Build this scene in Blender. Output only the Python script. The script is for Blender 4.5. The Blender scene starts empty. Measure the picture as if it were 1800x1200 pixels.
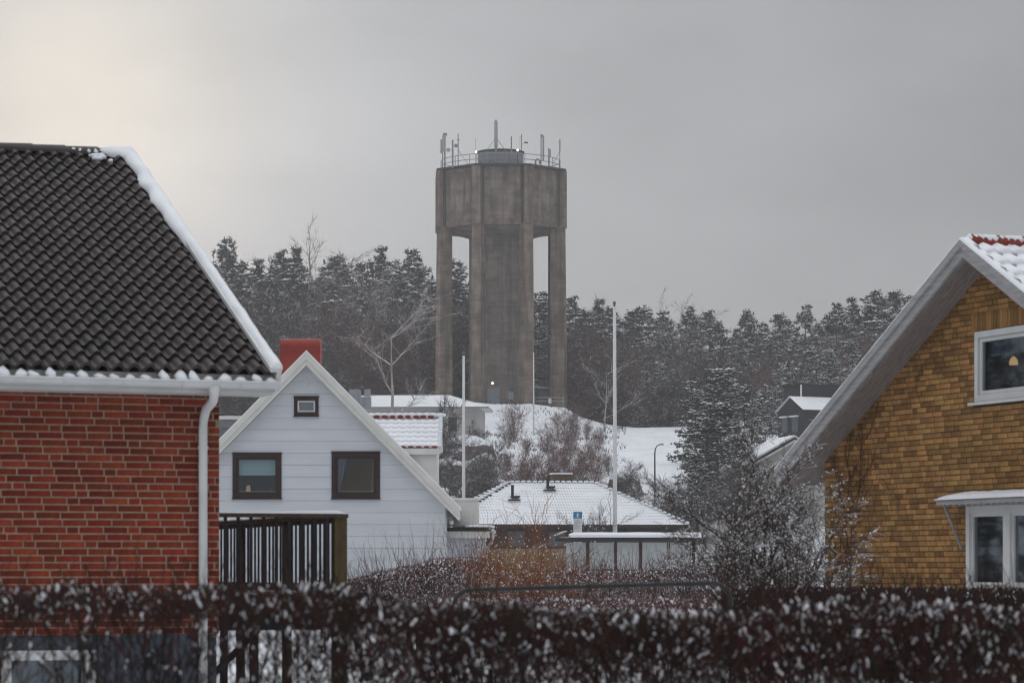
import bpy, math, random
import numpy as np
from mathutils import Vector, Matrix, noise

random.seed(11)
RND = random.Random(5)
SC = bpy.context.scene
COL = SC.collection
R = math.radians
F = 5000.0          # focal length in photograph pixels (100 mm lens on 36 mm sensor, 1800 px wide)
CZ = 1.6            # eye height

# ------------------------------------------------------------------ camera
cd = bpy.data.cameras.new('camera')
cam = bpy.data.objects.new('camera', cd)
COL.objects.link(cam)
cd.lens = 100.0
cd.sensor_width = 36.0
cd.shift_y = 400.0 / 1800.0
cd.clip_start = 0.2
cd.clip_end = 5000.0
cam.location = (0, 0, CZ)
cam.rotation_euler = (R(90), 0, 0)
cd.dof.use_dof = True
cd.dof.focus_distance = 190.0
cd.dof.aperture_fstop = 4.8
SC.camera = cam

# ------------------------------------------------------------------ sky, sun, exposure
SUN_AZ, SUN_EL = R(-8.9), R(9.1)          # the glow behind the cloud, upper left
SD = Vector((math.sin(SUN_AZ) * math.cos(SUN_EL), math.cos(SUN_AZ) * math.cos(SUN_EL), math.sin(SUN_EL)))
world = bpy.data.worlds.new('World')
SC.world = world
world.use_nodes = True
wt = world.node_tree
wt.nodes.clear()


def N(tree, typ, **kw):
    n = tree.nodes.new(typ)
    for k, v in kw.items():
        if k == 'inp':
            for i, val in v.items():
                n.inputs[i].default_value = val
        else:
            setattr(n, k, v)
    return n


def math_node(tree, op, a, b=None, clamp=False):
    n = tree.nodes.new('ShaderNodeMath')
    n.operation = op
    n.use_clamp = clamp
    for i, val in ((0, a), (1, b)):
        if val is None:
            continue
        if hasattr(val, 'is_linked'):
            tree.links.new(val, n.inputs[i])
        else:
            n.inputs[i].default_value = val
    return n.outputs[0]


def mixcol(tree, fac, a, b, blend='MIX'):
    n = tree.nodes.new('ShaderNodeMix')
    n.data_type = 'RGBA'
    n.blend_type = blend
    n.clamp_factor = True
    for idx, val in ((0, fac), (6, a), (7, b)):
        if hasattr(val, 'is_linked'):
            tree.links.new(val, n.inputs[idx])
        elif idx == 0:
            n.inputs[0].default_value = val
        else:
            n.inputs[idx].default_value = (val[0], val[1], val[2], 1)
    return n.outputs[2]


sky = N(wt, 'ShaderNodeTexSky', sky_type='NISHITA', sun_disc=False)
sky.sun_elevation = SUN_EL
sky.sun_rotation = SUN_AZ
tc = N(wt, 'ShaderNodeTexCoord')
sep = N(wt, 'ShaderNodeSeparateXYZ')
wt.links.new(tc.outputs['Generated'], sep.inputs[0])
dot = N(wt, 'ShaderNodeVectorMath', operation='DOT_PRODUCT')
wt.links.new(tc.outputs['Generated'], dot.inputs[0])
dot.inputs[1].default_value = SD
ang = math_node(wt, 'ARCCOSINE', math_node(wt, 'MINIMUM', dot.outputs['Value'], 0.99999))
# cloud deck: darker near the horizon, brighter overhead, as an overcast sky is
up = math_node(wt, 'MAXIMUM', sep.outputs[2], 0.0)
ramp = N(wt, 'ShaderNodeMapRange', inp={1: 0.20, 2: 1.0, 3: 0.49, 4: 1.72})
wt.links.new(up, ramp.inputs[0])
# soft cloud structure
mp = N(wt, 'ShaderNodeMapping')
mp.inputs['Scale'].default_value = (1, 1, 2.4)
mp.inputs['Location'].default_value = (0.4, 0.0, 1.3)
wt.links.new(tc.outputs['Generated'], mp.inputs[0])
nz = N(wt, 'ShaderNodeTexNoise', inp={'Scale': 6.5, 'Detail': 5.0, 'Roughness': 0.5})
wt.links.new(mp.outputs[0], nz.inputs[0])
cl = math_node(wt, 'ADD', math_node(wt, 'MULTIPLY', math_node(wt, 'SUBTRACT', nz.outputs[0], 0.5), 0.6), 1.0)


def gauss(width):
    q = math_node(wt, 'DIVIDE', ang, width)
    return math_node(wt, 'EXPONENT', math_node(wt, 'MULTIPLY', math_node(wt, 'MULTIPLY', q, q), -1.0))


wide = math_node(wt, 'ADD', math_node(wt, 'MULTIPLY', gauss(R(11.5)), 0.52), 0.74)
lum = math_node(wt, 'MULTIPLY', math_node(wt, 'MULTIPLY', ramp.outputs[0], cl), wide)
grey = N(wt, 'ShaderNodeVectorMath', operation='SCALE')
grey.inputs[0].default_value = (0.965, 0.985, 1.03)
wt.links.new(lum, grey.inputs['Scale'])
glow = N(wt, 'ShaderNodeVectorMath', operation='SCALE')
glow.inputs[0].default_value = (0.36, 0.28, 0.165)
wt.links.new(math_node(wt, 'MULTIPLY', gauss(R(3.5)), cl), glow.inputs['Scale'])
add = N(wt, 'ShaderNodeVectorMath', operation='ADD')
wt.links.new(grey.outputs[0], add.inputs[0])
wt.links.new(glow.outputs[0], add.inputs[1])
# a little of the clear sky above the cloud deck tints it
tint = N(wt, 'ShaderNodeVectorMath', operation='SCALE')
wt.links.new(sky.outputs[0], tint.inputs[0])
tint.inputs['Scale'].default_value = 0.0008
add2 = N(wt, 'ShaderNodeVectorMath', operation='ADD')
wt.links.new(add.outputs[0], add2.inputs[0])
wt.links.new(tint.outputs[0], add2.inputs[1])
bg = N(wt, 'ShaderNodeBackground')
bg.inputs['Strength'].default_value = 1.0
wt.links.new(add2.outputs[0], bg.inputs[0])
wo = N(wt, 'ShaderNodeOutputWorld')
wt.links.new(bg.outputs[0], wo.inputs[0])

sl = bpy.data.lights.new('sun', 'SUN')
sl.energy = 0.5
sl.angle = R(28)
sl.color = (1.0, 0.93, 0.82)
sun = bpy.data.objects.new('sun', sl)
COL.objects.link(sun)
sun.rotation_euler = (-SD).to_track_quat('-Z', 'Y').to_euler()
sun.location = SD * 300

SC.view_settings.view_transform = 'Standard'
SC.view_settings.look = 'None'
SC.view_settings.exposure = 0.0
SC.view_settings.gamma = 1.0
SC.view_settings.use_curve_mapping = False
SC.cycles.use_denoising = True
SC.cycles.filter_width = 1.15
SC.cycles.max_bounces = 6
SC.cycles.diffuse_bounces = 3
SC.cycles.volume_bounces = 0
SC.cycles.transparent_max_bounces = 12
SC.cycles.sample_clamp_indirect = 4.0

# ------------------------------------------------------------------ materials
MATS = {}


def mat(name, c, rough=0.8, c2=None, scale=4.0, bump=0.0, bscale=None, spec=0.3, rnd=0.0, stretch=(1, 1, 1),
        detail=5.0, lo=0.35, hi=0.65, snow=0.0, island=False, metal=0.0, emit=None, estr=0.0):
    """noise-mottled principled material; rnd = brightness spread between objects, snow = settled on upward faces"""
    if name in MATS:
        return MATS[name]
    m = bpy.data.materials.new(name)
    m.use_nodes = True
    t = m.node_tree
    t.nodes.clear()
    out = N(t, 'ShaderNodeOutputMaterial')
    p = N(t, 'ShaderNodeBsdfPrincipled')
    t.links.new(p.outputs[0], out.inputs[0])
    p.inputs['Roughness'].default_value = rough
    p.inputs['Specular IOR Level'].default_value = spec
    p.inputs['Metallic'].default_value = metal
    tcn = N(t, 'ShaderNodeTexCoord')
    mpn = N(t, 'ShaderNodeMapping')
    mpn.inputs['Scale'].default_value = stretch
    t.links.new(tcn.outputs['Object'], mpn.inputs[0])
    col = None
    if c2 is None:
        c2 = tuple(x * 0.72 for x in c)
    nn = N(t, 'ShaderNodeTexNoise', inp={'Scale': scale, 'Detail': detail, 'Roughness': 0.6})
    t.links.new(mpn.outputs[0], nn.inputs[0])
    mr = N(t, 'ShaderNodeMapRange', inp={1: lo, 2: hi, 3: 0.0, 4: 1.0})
    t.links.new(nn.outputs[0], mr.inputs[0])
    col = mixcol(t, mr.outputs[0], c2, c)
    if rnd > 0:
        oi = N(t, 'ShaderNodeObjectInfo')
        val = oi.outputs['Random']
        if island:
            ge = N(t, 'ShaderNodeNewGeometry')
            val = math_node(t, 'FRACT', math_node(t, 'ADD', val, math_node(t, 'MULTIPLY', ge.outputs['Random Per Island'], 7.31)))
        br = N(t, 'ShaderNodeMapRange', inp={1: 0.0, 2: 1.0, 3: 1.0 - rnd, 4: 1.0 + rnd})
        t.links.new(val, br.inputs[0])
        hs = N(t, 'ShaderNodeHueSaturation')
        t.links.new(br.outputs[0], hs.inputs['Value'])
        hv = N(t, 'ShaderNodeMapRange', inp={1: 0.0, 2: 1.0, 3: 0.5 - rnd * 0.018, 4: 0.5 + rnd * 0.018})
        t.links.new(math_node(t, 'FRACT', math_node(t, 'MULTIPLY', val, 13.7)), hv.inputs[0])
        t.links.new(hv.outputs[0], hs.inputs['Hue'])
        t.links.new(col, hs.inputs['Color'])
        col = hs.outputs[0]
    if snow > 0:
        ge = N(t, 'ShaderNodeNewGeometry')
        sz = N(t, 'ShaderNodeSeparateXYZ')
        t.links.new(ge.outputs['Normal'], sz.inputs[0])
        sn = N(t, 'ShaderNodeTexNoise', inp={'Scale': 1.7, 'Detail': 3.0})
        t.links.new(tcn.outputs['Object'], sn.inputs[0])
        f = math_node(t, 'ADD', sz.outputs[2], math_node(t, 'MULTIPLY', math_node(t, 'SUBTRACT', sn.outputs[0], 0.5), 1.6))
        mr2 = N(t, 'ShaderNodeMapRange', inp={1: 1.0 - snow, 2: 1.15 - snow, 3: 0.0, 4: 1.0})
        t.links.new(f, mr2.inputs[0])
        col = mixcol(t, mr2.outputs[0], col, (0.78, 0.80, 0.83))
    t.links.new(col, p.inputs['Base Color'])
    if bump > 0:
        bn = N(t, 'ShaderNodeTexNoise', inp={'Scale': bscale or scale * 3, 'Detail': 4.0})
        t.links.new(mpn.outputs[0], bn.inputs[0])
        bp = N(t, 'ShaderNodeBump', inp={'Strength': bump, 'Distance': 0.02})
        t.links.new(bn.outputs[0], bp.inputs['Height'])
        t.links.new(bp.outputs[0], p.inputs['Normal'])
    if emit:
        p.inputs['Emission Color'].default_value = (*emit, 1)
        p.inputs['Emission Strength'].default_value = estr
    MATS[name] = m
    return m


def glass_mat(name, tint=(0.75, 0.82, 0.88), refl=0.12):
    m = bpy.data.materials.new(name)
    m.use_nodes = True
    t = m.node_tree
    t.nodes.clear()
    out = N(t, 'ShaderNodeOutputMaterial')
    tr = N(t, 'ShaderNodeBsdfTransparent')
    tr.inputs[0].default_value = (*tint, 1)
    gl = N(t, 'ShaderNodeBsdfGlossy')
    gl.inputs['Roughness'].default_value = 0.03
    gl.inputs['Color'].default_value = (0.86, 0.95, 1.0, 1)
    lw = N(t, 'ShaderNodeLayerWeight', inp={'Blend': 0.5})
    fac = math_node(t, 'ADD', math_node(t, 'MULTIPLY', math_node(t, 'POWER', lw.outputs['Facing'], 4.0), 0.5), refl * .6, True)
    mx = N(t, 'ShaderNodeMixShader')
    t.links.new(fac, mx.inputs[0])
    t.links.new(tr.outputs[0], mx.inputs[1])
    t.links.new(gl.outputs[0], mx.inputs[2])
    t.links.new(mx.outputs[0], out.inputs[0])
    return m


M_SNOW = mat('snow', (0.84, 0.855, 0.88), 0.7, (0.76, 0.78, 0.815), 1.3, 0.35, 14.0, spec=0.2)
M_SNOWG = mat('snow_ground', (0.83, 0.85, 0.88), 0.75, (0.70, 0.725, 0.765), 0.35, 0.5, 2.5, spec=0.2, detail=8)
M_WHITE = mat('white_paint', (0.66, 0.67, 0.665), 0.5, (0.58, 0.585, 0.575), 3.0)
M_CREAM = mat('cream_paint', (0.66, 0.65, 0.61), 0.55, (0.58, 0.57, 0.535), 3.0)
M_DARKWOOD = mat('dark_stained_wood', (0.045, 0.036, 0.034), 0.7, (0.022, 0.018, 0.018), 5.0, stretch=(6, 6, 0.8))
M_BLACK = mat('black_metal', (0.02, 0.02, 0.022), 0.45, (0.014, 0.014, 0.016))
M_STEEL = mat('galvanised_steel', (0.30, 0.315, 0.335), 0.5, (0.22, 0.235, 0.255), 6.0, metal=0.3)
M_INT = mat('dim_room', (0.11, 0.13, 0.16), 0.9, (0.09, 0.105, 0.13), 1.0)
M_INT2 = mat('dark_room', (0.02, 0.022, 0.026), 0.9, (0.012, 0.012, 0.015), 1.0)
M_GLASS = glass_mat('window_glass', (0.86, 0.92, 0.95), 0.34)
M_GLASSD = glass_mat('window_glass_dark', (0.70, 0.74, 0.78), 0.16)

# ------------------------------------------------------------------ mesh builder and object helpers


class MB:
    def __init__(self):
        self.v, self.f, self.m = [], [], []

    def add(self, vs, fs, mi=0, T=None):
        b = len(self.v)
        if T is not None:
            vs = [T @ Vector(p) for p in vs]
        self.v.extend([tuple(p) for p in vs])
        self.f.extend([tuple(i + b for i in q) for q in fs])
        self.m.extend([mi] * len(fs))
        return self

    def box(self, x0, x1, y0, y1, z0, z1, mi=0, T=None):
        vs = [(x0, y0, z0), (x1, y0, z0), (x1, y1, z0), (x0, y1, z0), (x0, y0, z1), (x1, y0, z1), (x1, y1, z1), (x0, y1, z1)]
        fs = [(0, 3, 2, 1), (4, 5, 6, 7), (0, 1, 5, 4), (1, 2, 6, 5), (2, 3, 7, 6), (3, 0, 4, 7)]
        return self.add(vs, fs, mi, T)

    def prism(self, poly, y0, y1, mi=0, T=None):
        """polygon in x,z (counter-clockwise seen from -y) extruded from y0 to y1"""
        n = len(poly)
        vs = [(p[0], y0, p[1]) for p in poly] + [(p[0], y1, p[1]) for p in poly]
        fs = [tuple(range(n)), tuple(range(2 * n - 1, n - 1, -1))]
        for i in range(n):
            j = (i + 1) % n
            fs.append((i, i + n, j + n, j))
        return self.add(vs, fs, mi, T)

    def tube(self, pts, rads, n=6, mi=0, cap=True):
        pts = [Vector(p) for p in pts]
        if not hasattr(rads, '__len__'):
            rads = [rads] * len(pts)
        b = len(self.v)
        ref = Vector((0.31, 0.17, 0.93))
        for i, p in enumerate(pts):
            d = (pts[min(i + 1, len(pts) - 1)] - pts[max(i - 1, 0)])
            if d.length < 1e-9:
                d = Vector((0, 0, 1))
            d.normalize()
            a = d.cross(ref)
            if a.length < 0.05:
                a = d.cross(Vector((1, 0, 0)))
            a.normalize()
            c = d.cross(a)
            for k in range(n):
                th = 2 * math.pi * k / n
                q = p + (a * math.cos(th) + c * math.sin(th)) * rads[i]
                self.v.append(tuple(q))
        for i in range(len(pts) - 1):
            for k in range(n):
                k2 = (k + 1) % n
                self.f.append((b + i * n + k, b + i * n + k2, b + (i + 1) * n + k2, b + (i + 1) * n + k))
                self.m.append(mi)
        if cap:
            self.f.append(tuple(b + k for k in range(n))[::-1])
            self.m.append(mi)
            e = b + (len(pts) - 1) * n
            self.f.append(tuple(e + k for k in range(n)))
            self.m.append(mi)
        return self

    def lump(self, c, rx, ry, rz, mi=0, rng=RND, jit=0.22, T=None):
        vs = []
        for p in ICO_V:
            s = 1 + rng.uniform(-jit, jit)
            q = (p[0] * rx * s, p[1] * ry * s, p[2] * rz * s)
            if T is not None:
                q = T @ Vector(q)
            vs.append((c[0] + q[0], c[1] + q[1], c[2] + q[2]))
        return self.add(vs, ICO_F, mi)

    def disc(self, c, r, n=20, axis='y', mi=0):
        vs = []
        for k in range(n):
            a = 2 * math.pi * k / n
            if axis == 'y':
                vs.append((c[0] + r * math.cos(a), c[1], c[2] + r * math.sin(a)))
            else:
                vs.append((c[0] + r * math.cos(a), c[1] + r * math.sin(a), c[2]))
        return self.add(vs, [tuple(range(n))], mi)

    def mesh(self, name, mats, smooth=False):
        me = bpy.data.meshes.new(name)
        me.from_pydata(self.v, [], self.f)
        for m in (mats if isinstance(mats, (list, tuple)) else [mats]):
            me.materials.append(m)
        if isinstance(mats, (list, tuple)) and len(mats) > 1:
            me.polygons.foreach_set('material_index', self.m)
        if smooth:
            me.polygons.foreach_set('use_smooth', [True] * len(me.polygons))
        me.update()
        return me

    def build(self, name, mats, parent=None, smooth=False, label=None, kind=None):
        o = bpy.data.objects.new(name, self.mesh(name, mats, smooth))
        COL.objects.link(o)
        o.parent = parent
        if label:
            o['label'] = label
        if kind:
            o['kind'] = kind
        return o


_t = (1 + 5 ** 0.5) / 2
_s = (1 + _t * _t) ** 0.5
ICO_V = [(a / _s, b / _s, c / _s) for a, b, c in [(-1, _t, 0), (1, _t, 0), (-1, -_t, 0), (1, -_t, 0), (0, -1, _t), (0, 1, _t), (0, -1, -_t), (0, 1, -_t), (_t, 0, -1), (_t, 0, 1), (-_t, 0, -1), (-_t, 0, 1)]]
ICO_F = [(0, 11, 5), (0, 5, 1), (0, 1, 7), (0, 7, 10), (0, 10, 11), (1, 5, 9), (5, 11, 4), (11, 10, 2), (10, 7, 6), (7, 1, 8), (3, 9, 4), (3, 4, 2), (3, 2, 6), (3, 6, 8), (3, 8, 9), (4, 9, 5), (2, 4, 11), (6, 2, 10), (8, 6, 7), (9, 8, 1)]


def thing(name, label, cat, loc=(0, 0, 0), rz=0.0, group=None):
    o = bpy.data.objects.new(name, None)
    o.empty_display_size = 0.3
    COL.objects.link(o)
    o.location = loc
    o.rotation_euler = (0, 0, rz)
    o['label'] = label
    o['category'] = cat
    if group:
        o['group'] = group
    return o


def tag(o, label, cat, group=None, kind=None):
    o['label'] = label
    o['category'] = cat
    if group:
        o['group'] = group
    if kind:
        o['kind'] = kind
    return o


def inst(me, name, parent, loc=(0, 0, 0), rot=(0, 0, 0), scale=(1, 1, 1)):
    o = bpy.data.objects.new(name, me)
    COL.objects.link(o)
    o.parent = parent
    o.location = loc
    o.rotation_euler = rot
    o.scale = scale
    return o


def copy_tree(o, parent=None):
    c = o.copy()
    COL.objects.link(c)
    c.parent = parent
    for ch in o.children:
        copy_tree(ch, c)
    return c


def W(px, py, Y):
    """world point seen at photograph pixel (px, py) at distance Y along the view"""
    return Vector(((px - 900) * Y / F, Y, CZ + (1000 - py) * Y / F))


def smooth(a, b, x):
    t = min(1, max(0, (x - a) / (b - a)))
    return t * t * (3 - 2 * t)


def lerp(a, b, t):
    return a + (b - a) * t


# ------------------------------------------------------------------ terrain
PROF = [(-60, -0.2), (0, 0), (60, 0), (110, 0.3), (135, 0.5), (165, 1.6), (185, 3.0), (205, 6.0), (235, 9.2), (270, 12.9), (300, 15.9),
        (318, 17.4), (345, 18.3), (400, 20.0), (480, 23.5), (620, 27)]
TOWER = (-1.33, 333.0)


def gz(x, y, rough=True):
    z = PROF[-1][1]
    for (a, za), (b, zb) in zip(PROF, PROF[1:]):
        if y <= b:
            z = lerp(za, zb, max(0, (y - a) / (b - a)))
            break
    # left bank round the low house, tower mound
    z += 1.4 * smooth(4, -14, x) * smooth(225, 262, y) * (1 - smooth(285, 315, y))
    z += 2.0 * smooth(18, 40, x) * smooth(190, 250, y)
    dx = x - TOWER[0]
    r = math.hypot(dx * (1 + 1.1 * smooth(4, 9, dx)), y - TOWER[1])
    wgt = 1 - smooth(14, 34, r)
    if wgt > 0:
        z = lerp(z, 20.55 - max(0, r - 7) * 0.085, wgt)
    if rough and y > 150:
        k = smooth(150, 200, y) * (0.42 + 0.58 * smooth(12, 2, x)) * smooth(9, 15, r)
        z += k * (0.9 * noise.noise((x * 0.11, y * 0.11, 3.1)) + 0.5 * noise.noise((x * 0.31, y * 0.31, 7.7)))
    elif rough:
        z += 0.06 * noise.noise((x * 0.3, y * 0.3, 1.0))
    return z


def build_ground():
    xs = [-420, -300, -220, -160, -120, -95] + [-80 + 2.0 * i for i in range(81)] + [95, 120, 160, 220, 300, 420]
    ys = [-60, -20, 0, 8] + [12 + 4.0 * i for i in range(36)] + [156 + 2.0 * i for i in range(98)] + [360, 372, 390, 410, 440, 480, 530, 620]
    vs, fs = [], []
    nx = len(xs)
    for y in ys:
        for x in xs:
            vs.append((x, y, gz(x, y)))
    for j in range(len(ys) - 1):
        for i in range(nx - 1):
            a = j * nx + i
            fs.append((a, a + 1, a + nx + 1, a + nx))
    mb = MB()
    mb.add(vs, fs)
    o = mb.build('ground', M_SNOWG, smooth=True)
    o['kind'] = 'structure'
    o['label'] = 'snow-covered ground rising to the hill of the water tower'
    return o


build_ground()

# ================================================================== red brick house (left)
M_RED = mat('red_brick', (0.215, 0.038, 0.017), 0.9, (0.130, 0.020, 0.010), 9.0, 0.5, 60, rnd=0.34, island=True, spec=0.1)
M_MORT = mat('pale_mortar', (0.37, 0.275, 0.21), 0.95, (0.25, 0.18, 0.135), 12.0, 0.3, 60, spec=0.1)
M_TILE = mat('dark_roof_tile', (0.034, 0.021, 0.018), 0.42, (0.017, 0.010, 0.009), 7.0, 0.35, 90, rnd=0.5, spec=0.42)
M_PLINTH = mat('slate_blue_plinth', (0.075, 0.09, 0.115), 0.85, (0.055, 0.065, 0.085), 2.0)


def brick_mesh(L, H, D, name, m):
    """one brick with chamfered face edges; x along wall, y=-D proud face"""
    e = 0.004
    mb = MB()
    vs = [(0, 0, 0), (L, 0, 0), (L, 0, H), (0, 0, H), (0, -D + e, 0), (L, -D + e, 0), (L, -D + e, H), (0, -D + e, H),
          (e, -D, e), (L - e, -D, e), (L - e, -D, H - e), (e, -D, H - e)]
    fs = [(8, 9, 10, 11), (4, 5, 9, 8), (5, 6, 10, 9), (6, 7, 11, 10), (7, 4, 8, 11), (0, 1, 5, 4), (1, 2, 6, 5), (2, 3, 7, 6), (3, 0, 4, 7)]
    mb.add(vs, fs)
    return mb


def lay_bricks(parent, rows, m, seed, BH, joint, part_test, inside, x0, x1, limit=300, pitch=0.26, head=0.128):
    """courses in a loose monk bond; bricks passing part_test become parts, the rest one joined part"""
    rng = random.Random(seed)
    st = brick_mesh(pitch - joint, BH, 0.008, 's', m)
    hd = brick_mesh(head - joint, BH, 0.008, 'h', m)
    sme, hme = st.mesh('stretcher', m), hd.mesh('header', m)
    todo = []
    for zi, z in rows:
        kind = zi % 2
        x = x0 - 0.6 + (0.0 if kind == 0 else 0.075) + 0.195 * ((zi // 2) % 2) + rng.uniform(-0.012, 0.012)
        k = rng.randrange(3)
        while x < x1:
            is_h = (k % 3 == 2) if kind == 0 else (rng.random() < 0.08)
            w = head if is_h else pitch
            k += 1
            a, b = x, x + w - joint
            x += w + rng.uniform(-0.003, 0.003)
            r_ = inside(a, b, z, z + BH)
            if r_:
                a2, b2 = r_
                if b2 - a2 > 0.03:
                    todo.append((a2, b2, z, is_h))
    n = 0
    rest = MB()
    order = sorted(todo, key=lambda t: -part_test(t[0], t[2]))
    for a, b, z, is_h in order:
        sx = (b - a) / ((head if is_h else pitch) - joint)
        dx = rng.uniform(-0.002, 0.002)
        dy = rng.uniform(-0.0015, 0.0025)
        if n < limit and part_test(a, z) > 0:
            o = inst(hme if is_h else sme, 'brick', parent, (a, dy, z + rng.uniform(-0.002, 0.002)), (0, rng.uniform(-0.004, 0.004), 0), (sx, 1, 1))
            n += 1
        else:
            src = hd if is_h else st
            rest.add([(p[0] * sx + a, p[1] + dy, p[2] + z) for p in src.v], src.f)
    if rest.v:
        rest.build('brick_courses', m, parent, kind='stuff')
    return n


def red_house():
    root = thing('brick_house', 'red brick house with dark wavy-tiled roof and white gutter', 'house', (-3.10, 30.10, 0), R(20))
    C20, S20 = math.cos(R(20)), math.sin(R(20))
    tanp = 3.24 / 7.1
    ye, ze = -0.55, 3.65                 # tile edge at the eave
    yr, zr = ye + 7.1, ze + 3.24
    g = 0.485                            # verge overhang
    XL = -11.0
    # wall: mortar body and bricks
    w = MB()
    w.box(XL, 0.0, 0.0, 13.0, 0.92, 3.56)
    w.prism([(0.0, 3.56), (13.0, 3.56), (6.55, 3.56 + 3.0)], 0, 0.2, 0, Matrix.Rotation(R(90), 4, 'Z'))
    w.build('wall', M_MORT, root)
    rows = [(i, 0.925 + i * 0.0752) for i in range(35)]

    def vis(a, z):
        X = -3.10 + C20 * a
        Y = 30.10 + S20 * a
        px = 900 + F * X / Y
        py = 1000 - F * (z - CZ) / Y
        if px < -30:
            return 0
        return 1 + (2000 - py) + px * 0.001 if py < 1110 else 0

    lay_bricks(root, rows, M_RED, 3, 0.0592, 0.0160, vis, lambda a, b, z, zt: (a, min(b, 0.0)) if a > -6.0 and a < -0.02 else None, -6.0, 0.0)
    # plinth with cellar window
    p = MB()
    p.box(XL, -2.30, 0.03, 13.0, -0.6, 0.915)
    p.box(-1.32, -0.02, 0.03, 13.0, -0.6, 0.915)
    p.box(-2.30, -1.32, 0.03, 13.0, 0.76, 0.915)
    p.box(-2.30, -1.32, 0.45, 13.0, -0.6, 0.76)
    p.build('plinth', M_PLINTH, root)
    win = MB()
    for a, b, c, d in ((-2.30, -2.20, 0.0, 0.76), (-1.42, -1.32, 0.0, 0.76), (-2.20, -1.42, 0.66, 0.76)):
        win.box(a, b, -0.02, 0.1, c, d)
    wo_ = win.build('cellar_window', M_WHITE, root)
    MB().box(-2.2, -1.42, 0.06, 0.07, 0, 0.66).build('pane', M_GLASSD, wo_)
    MB().box(-2.2, -1.42, 0.3, 0.32, 0, 0.66).build('dark_interior', M_INT2, wo_)
    # roof deck + tiles
    d = MB()
    nl = math.hypot(7.1, 3.24)
    d.add([(XL, ye + 0.05, ze - 0.10), (g - 0.02, ye + 0.05, ze - 0.10), (g - 0.02, yr, zr - 0.10), (XL, yr, zr - 0.10),
           (XL, ye + 0.05, ze - 0.16), (g - 0.02, ye + 0.05, ze - 0.16), (g - 0.02, yr, zr - 0.16), (XL, yr, zr - 0.16)],
          [(0, 1, 2, 3), (4, 7, 6, 5), (0, 4, 5, 1), (1, 5, 6, 2)])
    d.add([(XL, yr, zr - 0.05), (g, yr, zr - 0.05), (g, yr + 7.1, ze - 0.05), (XL, yr + 7.1, ze - 0.05)], [(0, 1, 2, 3)])
    roof = d.build('roof', M_TILE, root)
    # one tile: two rolls wide, front edge thick
    TW, GA, NR = 0.33, nl / 24.0, 24
    n = 12
    tl = MB()
    vs, fs = [], []
    L = GA + 0.05

    def prof(x):
        c = math.cos(2 * math.pi * (x / (TW / 2)))
        return 0.034 * (1 if c > 0 else -1) * abs(c) ** 0.75
    for j, (yy, zz) in enumerate(((0, 0.044), (L, 0.0))):
        for i in range(n + 1):
            x = TW * i / n
            vs.append((x, yy, prof(x) + zz))
    for i in range(n + 1):
        x = TW * i / n
        vs.append((x, 0.004, prof(x) + 0.044 - 0.046))
    for i in range(n):
        fs.append((i, i + 1, i + n + 2, i + n + 1))
        fs.append((2 * n + 2 + i, 2 * n + 3 + i, i + 1, i))
    tl.add(vs, fs)
    tme = tl.mesh('roof_tile', M_TILE)
    rest = MB()
    pitch = math.atan(tanp)
    T0 = Matrix.Rotation(pitch, 4, 'X')
    rng = random.Random(9)
    ncol = 24
    cnt = 0
    for r in range(NR):
        s = r * GA
        y, z = ye + s * math.cos(pitch), ze + s * math.sin(pitch)
        for c in range(ncol):
            x = g - 0.03 - TW * (c + 1)
            X = -3.10 + C20 * x - S20 * y
            Y = 30.10 + S20 * x + C20 * y
            px = 900 + F * (X + C20 * TW) / Y
            if px > -15 and cnt < 300:
                inst(tme, 'roof_tile', roof, (x, y + rng.uniform(-.004, .004), z), (pitch + rng.uniform(-.006, .006), rng.uniform(-.006, .006), rng.uniform(-.004, .004)))
                cnt += 1
            else:
                T = Matrix.Translation((x, y, z)) @ T0
                rest.add(tl.v, tl.f, 0, T)
    rest.build('roof_tile_rows', M_TILE, roof, kind='stuff')
    # ridge tiles
    rt = MB()
    vs, fs = [], []
    for j, (xx, rr) in enumerate(((0, 0.125), (0.46, 0.10))):
        for k in range(9):
            a = math.pi * k / 8
            vs.append((xx, math.cos(a) * rr * 1.25, math.sin(a) * rr))
    for k in range(8):
        fs.append((k, k + 1, k + 10, k + 9))
    fs.append(tuple(range(9)))
    rt.add(vs, fs)
    rme = rt.mesh('ridge_tile', M_TILE)
    x = g - 0.02 - 0.42
    while x > XL:
        inst(rme, 'ridge_tile', roof, (x + 0.42, yr, zr - 0.03), (0, R(-1.5), math.pi))
        x -= 0.42
    # verge board and its snow
    vb = MB()

    def along(x0, x1, off0, off1, mb, s0=0.0, s1=nl, mi=0):
        c, s_ = math.cos(pitch), math.sin(pitch)
        pts = []
        for s in (s0, s1):
            for x in (x0, x1):
                for o in (off0, off1):
                    pts.append((x, ye + s * c - o * s_, ze + s * s_ + o * c))
        b = pts
        mb.add(b, [(0, 1, 3, 2), (4, 6, 7, 5), (0, 4, 5, 1), (2, 3, 7, 6), (1, 5, 7, 3), (0, 2, 6, 4)], mi)
    along(g - 0.02, g + 0.03, -0.20, 0.075, vb, -0.06, nl + 0.02)
    along(g - 0.09, g - 0.02, 0.03, 0.075, vb, -0.06, nl + 0.02)
    vb.build('verge_board', M_WHITE, root)
    sn = MB()
    c, s_ = math.cos(pitch), math.sin(pitch)
    NS = 120
    rowv = []
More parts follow.
